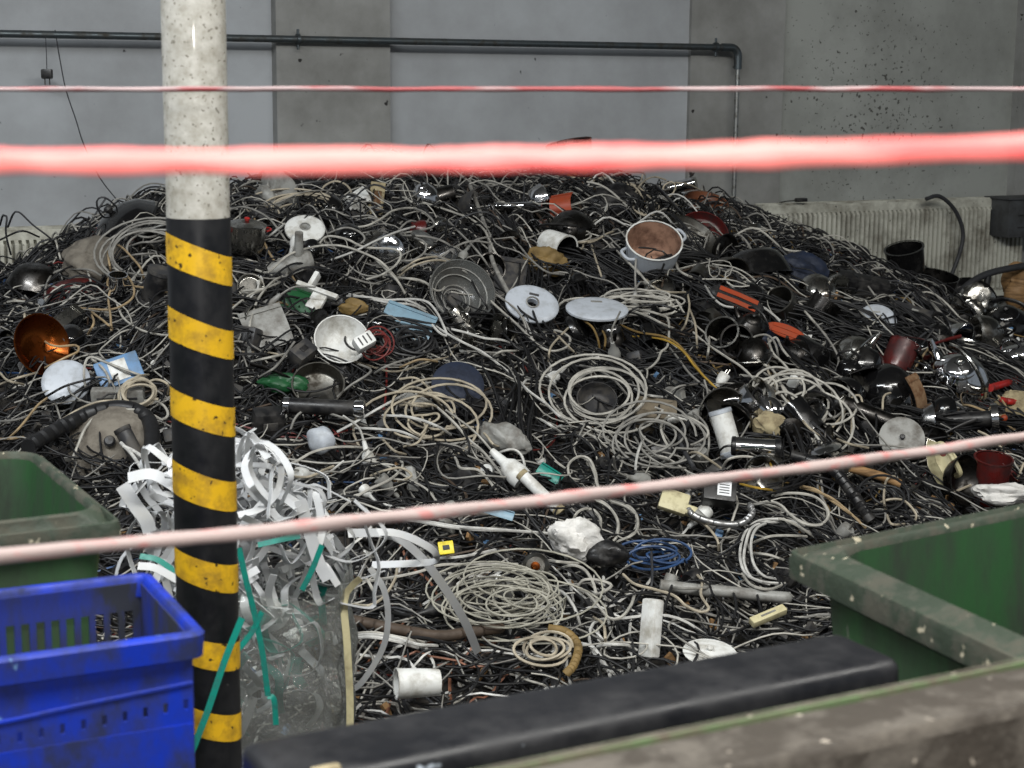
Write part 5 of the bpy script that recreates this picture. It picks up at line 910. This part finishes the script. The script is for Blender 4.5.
 (0, 320, 5.12): [('offwhite', [(370, 715), (400, 640), (440, 550), (500, 490), (600, 465), (700, 460), (780, 485), (830, 510), (860, 485), (840, 440), (790, 415), (730, 415)]), ('offwhite', [(440, 370), (430, 280), (440, 210), (470, 190), (550, 220), (640, 255), (740, 290)]), ('offwhite', [(470, 200), (530, 250), (560, 310), (555, 350)]), ('tan', [(215, 0), (200, 60), (230, 110), (290, 135), (390, 130), (400, 160), (340, 190), (230, 245)]), ('tan', [(40, 610), (110, 540), (190, 440), (240, 400)]), ('tan', [(0, 610), (60, 608), (120, 600)]), ('beige', [(0, 330), (80, 300), (190, 270)]), ('beige', [(0, 270), (40, 310), (120, 330)]), ('beige', [(720, 370), (740, 330), (800, 305), (860, 330), (860, 380)]), ('black', [(240, 390), (330, 340), (430, 310), (500, 290)]), ('beige', [(300, 520), (400, 460), (500, 420), (620, 410)]), ('beige', [(640, 340), (700, 290), (760, 280)]), ('grey', [(0, 520), (60, 515), (120, 500), (190, 470)]), ('grey', [(780, 60), (820, 30), (860, 0)])],
 (230, 390, 5.12): [('offwhite', [(220, 405), (330, 370), (420, 320), (520, 295), (620, 292), (710, 298)]), ('offwhite', [(540, 640), (600, 580), (700, 515), (800, 470), (860, 425), (885, 380), (860, 345)]), ('grey', [(305, 220), (330, 150), (370, 110), (430, 100), (510, 120), (600, 150), (700, 185)]), ('white', [(550, 215), (650, 160), (760, 95), (900, 20)]), ('white', [(780, 130), (920, 140), (1024, 185)]), ('white', [(640, 195), (760, 200), (880, 215), (1000, 270)]), ('beige', [(720, 440), (800, 410), (880, 400), (930, 440), (860, 470)]), ('beige', [(300, 440), (400, 445), (480, 410), (530, 390)]), ('beige', [(780, 250), (840, 310), (900, 330)]), ('beige', [(960, 250), (1000, 200), (1024, 150)]), ('beige', [(880, 60), (950, 80), (1024, 85)])],
 (400, 390, 5.12): [('offwhite', [(80, 20), (180, 80), (280, 170), (350, 250), (420, 310), (480, 380), (550, 470), (600, 525)]), ('black', [(220, 70), (270, 150), (330, 220), (355, 290), (345, 370)]), ('offwhite', [(930, 480), (880, 460), (860, 410), (870, 370), (920, 340), (970, 355), (1000, 420), (1010, 480)]), ('black', [(130, 270), (220, 280), (300, 310), (350, 370)]), ('white', [(460, 340), (560, 305), (610, 320), (635, 370), (640, 440), (680, 510)]), ('white', [(0, 665), (140, 675), (300, 700), (500, 715), (770, 735)]), ('offwhite', [(270, 655), (340, 635), (450, 635)]), ('white', [(720, 150), (770, 180), (820, 215)]), ('white', [(750, 70), (800, 120), (860, 170)]), ('beige', [(390, 190), (440, 230), (480, 280), (540, 300)]), ('beige', [(0, 80), (80, 70), (160, 75), (220, 110)]), ('beige', [(20, 290), (90, 270), (130, 200), (110, 130)]), ('offwhite', [(260, 310), (290, 360), (310, 400), (400, 410), (460, 470), (500, 530)]), ('white', [(0, 130), (100, 150), (200, 190), (260, 230)]), ('black', [(450, 210), (470, 170), (530, 180), (575, 220), (580, 290)])],
 (580, 390, 5.12): [('offwhite', [(460, 300), (430, 250), (415, 190), (440, 145), (500, 130), (570, 145), (640, 190), (655, 230), (600, 270), (540, 290)]), ('white', [(330, 240), (300, 310), (285, 390), (290, 440)]), ('offwhite', [(0, 340), (40, 360), (75, 430), (90, 490), (150, 560), (240, 600), (290, 650), (285, 710), (240, 765)]), ('offwhite', [(0, 570), (80, 560), (150, 600), (195, 680), (180, 765)]), ('offwhite', [(0, 640), (60, 610), (105, 660), (100, 710)]), ('offwhite', [(730, 400), (760, 355), (830, 340), (900, 350), (910, 370)]), ('yellow', [(780, 460), (860, 460), (940, 430), (1010, 400)]), ('yellow', [(820, 480), (900, 500), (1000, 515)]), ('grey', [(820, 590), (900, 585), (980, 575), (1024, 590)]), ('offwhite', [(770, 0), (850, 60), (930, 100), (935, 130)]), ('offwhite', [(940, 0), (960, 80), (1000, 180)]), ('grey', [(540, 100), (600, 130), (650, 190), (660, 280), (650, 330)]), ('grey', [(300, 200), (330, 280), (400, 340), (480, 370)]), ('grey', [(280, 240), (340, 330), (440, 390), (540, 400)]), ('beige', [(540, 330), (600, 320), (680, 370), (720, 400)]), ('black', [(560, 90), (620, 60), (660, 110), (640, 180)]), ('black', [(700, 330), (740, 290), (800, 290), (870, 330)]), ('yellow', [(960, 330), (980, 390), (1000, 450)])],
 (760, 390, 3.879): [('offwhite', [(45, 410), (120, 400), (200, 410), (255, 450), (265, 490), (230, 525), (160, 515), (100, 470), (0, 435)]), ('offwhite', [(0, 510), (80, 500), (150, 530), (210, 570)]), ('beige', [(490, 480), (480, 420), (490, 350), (520, 335), (535, 360)]), ('beige', [(440, 450), (500, 425), (560, 430), (605, 480), (600, 510)]), ('beige', [(490, 480), (510, 520), (560, 520)]), ('tan', [(150, 375), (260, 410), (330, 460), (410, 535)]), ('beige', [(300, 190), (350, 210), (420, 225)]), ('black', [(560, 330), (640, 350), (720, 380), (770, 410)])],
 (330, 500, 5.12): [('beige', [(120, 535), (200, 540), (270, 500), (330, 410), (345, 340)]), ('offwhite', [(170, 420), (330, 395), (450, 370), (560, 335), (700, 330), (960, 330)]), ('white', [(540, 300), (680, 290), (850, 255)]), ('white', [(300, 100), (420, 105), (560, 130), (700, 150), (850, 155), (1024, 165)]), ('white', [(80, 700), (200, 690), (330, 705), (450, 740), (550, 745)]), ('white', [(80, 715), (200, 702), (330, 722), (450, 758)]), ('offwhite', [(90, 690), (220, 680), (360, 705), (480, 730)]), ('offwhite', [(560, 375), (640, 385), (700, 440)]), ('offwhite', [(230, 480), (180, 400), (130, 430)]), ('black', [(630, 330), (720, 310), (800, 230), (860, 180)])],
 (500, 500, 5.12): [('offwhite', [(300, 355), (370, 335), (430, 355), (470, 410), (490, 470), (495, 530)]), ('offwhite', [(400, 455), (450, 480), (510, 550), (560, 605), (620, 600), (670, 540), (690, 480)]), ('offwhite', [(400, 440), (430, 410), (500, 410), (570, 435), (540, 465), (480, 485), (440, 475)]), ('offwhite', [(250, 310), (330, 320), (400, 325)]), ('offwhite', [(600, 215), (690, 170), (705, 100), (670, 40), (580, 0)]), ('offwhite', [(370, 110), (400, 60), (460, 45), (510, 90), (515, 150)]), ('offwhite', [(360, 50), (390, 10), (480, 0), (560, 40), (605, 110), (600, 180), (580, 210)]), ('beige', [(480, 600), (530, 640), (540, 740)]), ('beige', [(630, 380), (690, 430), (800, 460), (900, 495), (960, 550), (1024, 570)]), ('white', [(270, 450), (330, 480), (380, 550), (410, 640)]), ('white', [(500, 750), (560, 740), (650, 745), (700, 768)]), ('dark', [(770, 480), (780, 380), (775, 260), (790, 200)]), ('black', [(800, 768), (830, 600), (860, 500), (900, 380)]), ('white', [(790, 240), (840, 260), (890, 290)])],
 (660, 480, 5.12): [('white', [(780, 290), (740, 240), (660, 210), (580, 200), (500, 210), (450, 250), (420, 310), (410, 400), (440, 480), (520, 520), (620, 530)]), ('white', [(740, 270), (680, 225), (600, 215), (520, 230), (480, 270), (465, 340), (480, 430), (530, 490), (610, 510)]), ('white', [(770, 280), (720, 225), (620, 205), (540, 215), (470, 245), (440, 320), (430, 420), (470, 500), (560, 535)]), ('offwhite', [(750, 290), (650, 285), (560, 290), (480, 320)]), ('offwhite', [(630, 410), (560, 385), (480, 375)]), ('offwhite', [(580, 85), (640, 70), (720, 70), (800, 90), (850, 140), (855, 200), (810, 230), (740, 220), (670, 180), (620, 130), (560, 110), (480, 125), (410, 130)]), ('tan', [(720, 30), (800, 50), (870, 100), (940, 150), (1024, 210)]), ('beige', [(0, 565), (70, 590), (130, 640), (200, 675), (250, 660), (210, 590), (215, 520), (180, 480), (130, 465)]), ('beige', [(300, 360), (290, 300), (220, 220), (150, 200)]), ('offwhite', [(640, 530), (560, 560), (470, 540), (420, 480)]), ('grey', [(0, 540), (120, 555), (250, 550), (330, 530)]), ('black', [(370, 560), (390, 640), (370, 740)])],
}
for (x0, y0, sc), L_ in TR.items():
    for col, pts in L_: traced(x0, y0, sc, col, pts, lift=.27 if y0 < 200 else .21, r=.0047 if col in ('white', 'offwhite') else .0043)
# coils
def coil(px, py, rpx, n, r, m, label, sx, jit, seed, axis=UPC, lift=.22, spin=0.0):
    P = on_heap(px, py, lift); o = b_coil('coiled_cable', pix(P, rpx), n, r, m, label, sx, jit, seed=seed); put(o, P, axis, spin, 0); NC[0] += 1
coil(600, 396, 42, 6, .0046, 'cable_offwhite', 'big loose coil of off-white cable right of the heap centre', .8, .42, 1)
coil(655, 556, 24, 5, .0042, 'cable_blue', 'blue coil of wires below the beige connector', .4, .5, 21, lift=.18)
coil(652, 440, 34, 5, .0042, 'cable_grey', 'grey coil of thin cable below the big off-white coil', .75, .6, 2, lift=.18)
coil(508, 606, 40, 26, .0028, 'cable_putty', 'dense beige coil of thin cord spread like netting, lower centre', .5, 1.0, 3, lift=.2)
coil(430, 418, 34, 6, .0044, 'cable_beige', 'beige tangle of cable left of the heap centre', .7, .9, 4, lift=.16)
coil(300, 208, 32, 6, .004, 'cable_beige', 'beige wire tangle at the top left of the heap', .5, .5, 5, lift=.1)
coil(812, 410, 30, 5, .0046, 'cable_offwhite', 'off-white coil left of the large dark bowl', .9, 1.0, 6, lift=.16)
coil(782, 398, 26, 5, .0046, 'cable_offwhite', 'off-white coil around the small box on the right slope', 1.0, 1.0, 7, lift=.18)
coil(410, 345, 20, 6, .005, 'cable_black', 'black coil lying on the light blue tray', .7, .4, 8, lift=.24)
coil(150, 255, 40, 7, .0045, 'cable_grey', 'grey coil beside the black hood left of the post', .8, .35, 9, lift=.12)
coil(138, 395, 16, 4, .005, 'cable_beige', 'small beige coil against the left side of the post', .9, .3, 10, lift=.2)
coil(376, 345, 12, 6, .003, 'cable_red', 'small red wire coil between white casing and blue tray', 1.1, .5, 11, lift=.26)
coil(545, 650, 20, 4, .0042, 'cable_beige', 'beige coil in front of the netting-like cord coil', .6, .4, 12, lift=.2)
coil(640, 305, 34, 8, .004, 'cable_offwhite', 'flat bundle of off-white wires right of the white oval cover', .3, .4, 13, lift=.14)
coil(880, 500, 22, 4, .0045, 'cable_black', 'black coil behind the right bin', .8, .4, 14, lift=.16)
# more loose leads lying on the surface
cols = ['offwhite', 'white', 'grey', 'beige', 'black', 'dark', 'tan', 'brown']; pr = [.13, .07, .15, .07, .44, .08, .03, .03]
while NC[0] < 350:
    P = cable_path(int(rng.integers(24, 52)), .03, rng.uniform(1.5, 5.5), radial=.6, z_off=(.03, .065), hump=.025)
    v = P[len(P)//2]-CAM; dz = v@FWD; x = 512+FPX*(v@RGT)/dz; y = 384-FPX*(v@UPV)/dz
    if not (0 < x < 1024 and 150 < y < 680): continue
    cable(P, rng.uniform(.0036, .0048), str(rng.choice(cols, p=pr)), x, y)
print('cables one by one:', NC[0])
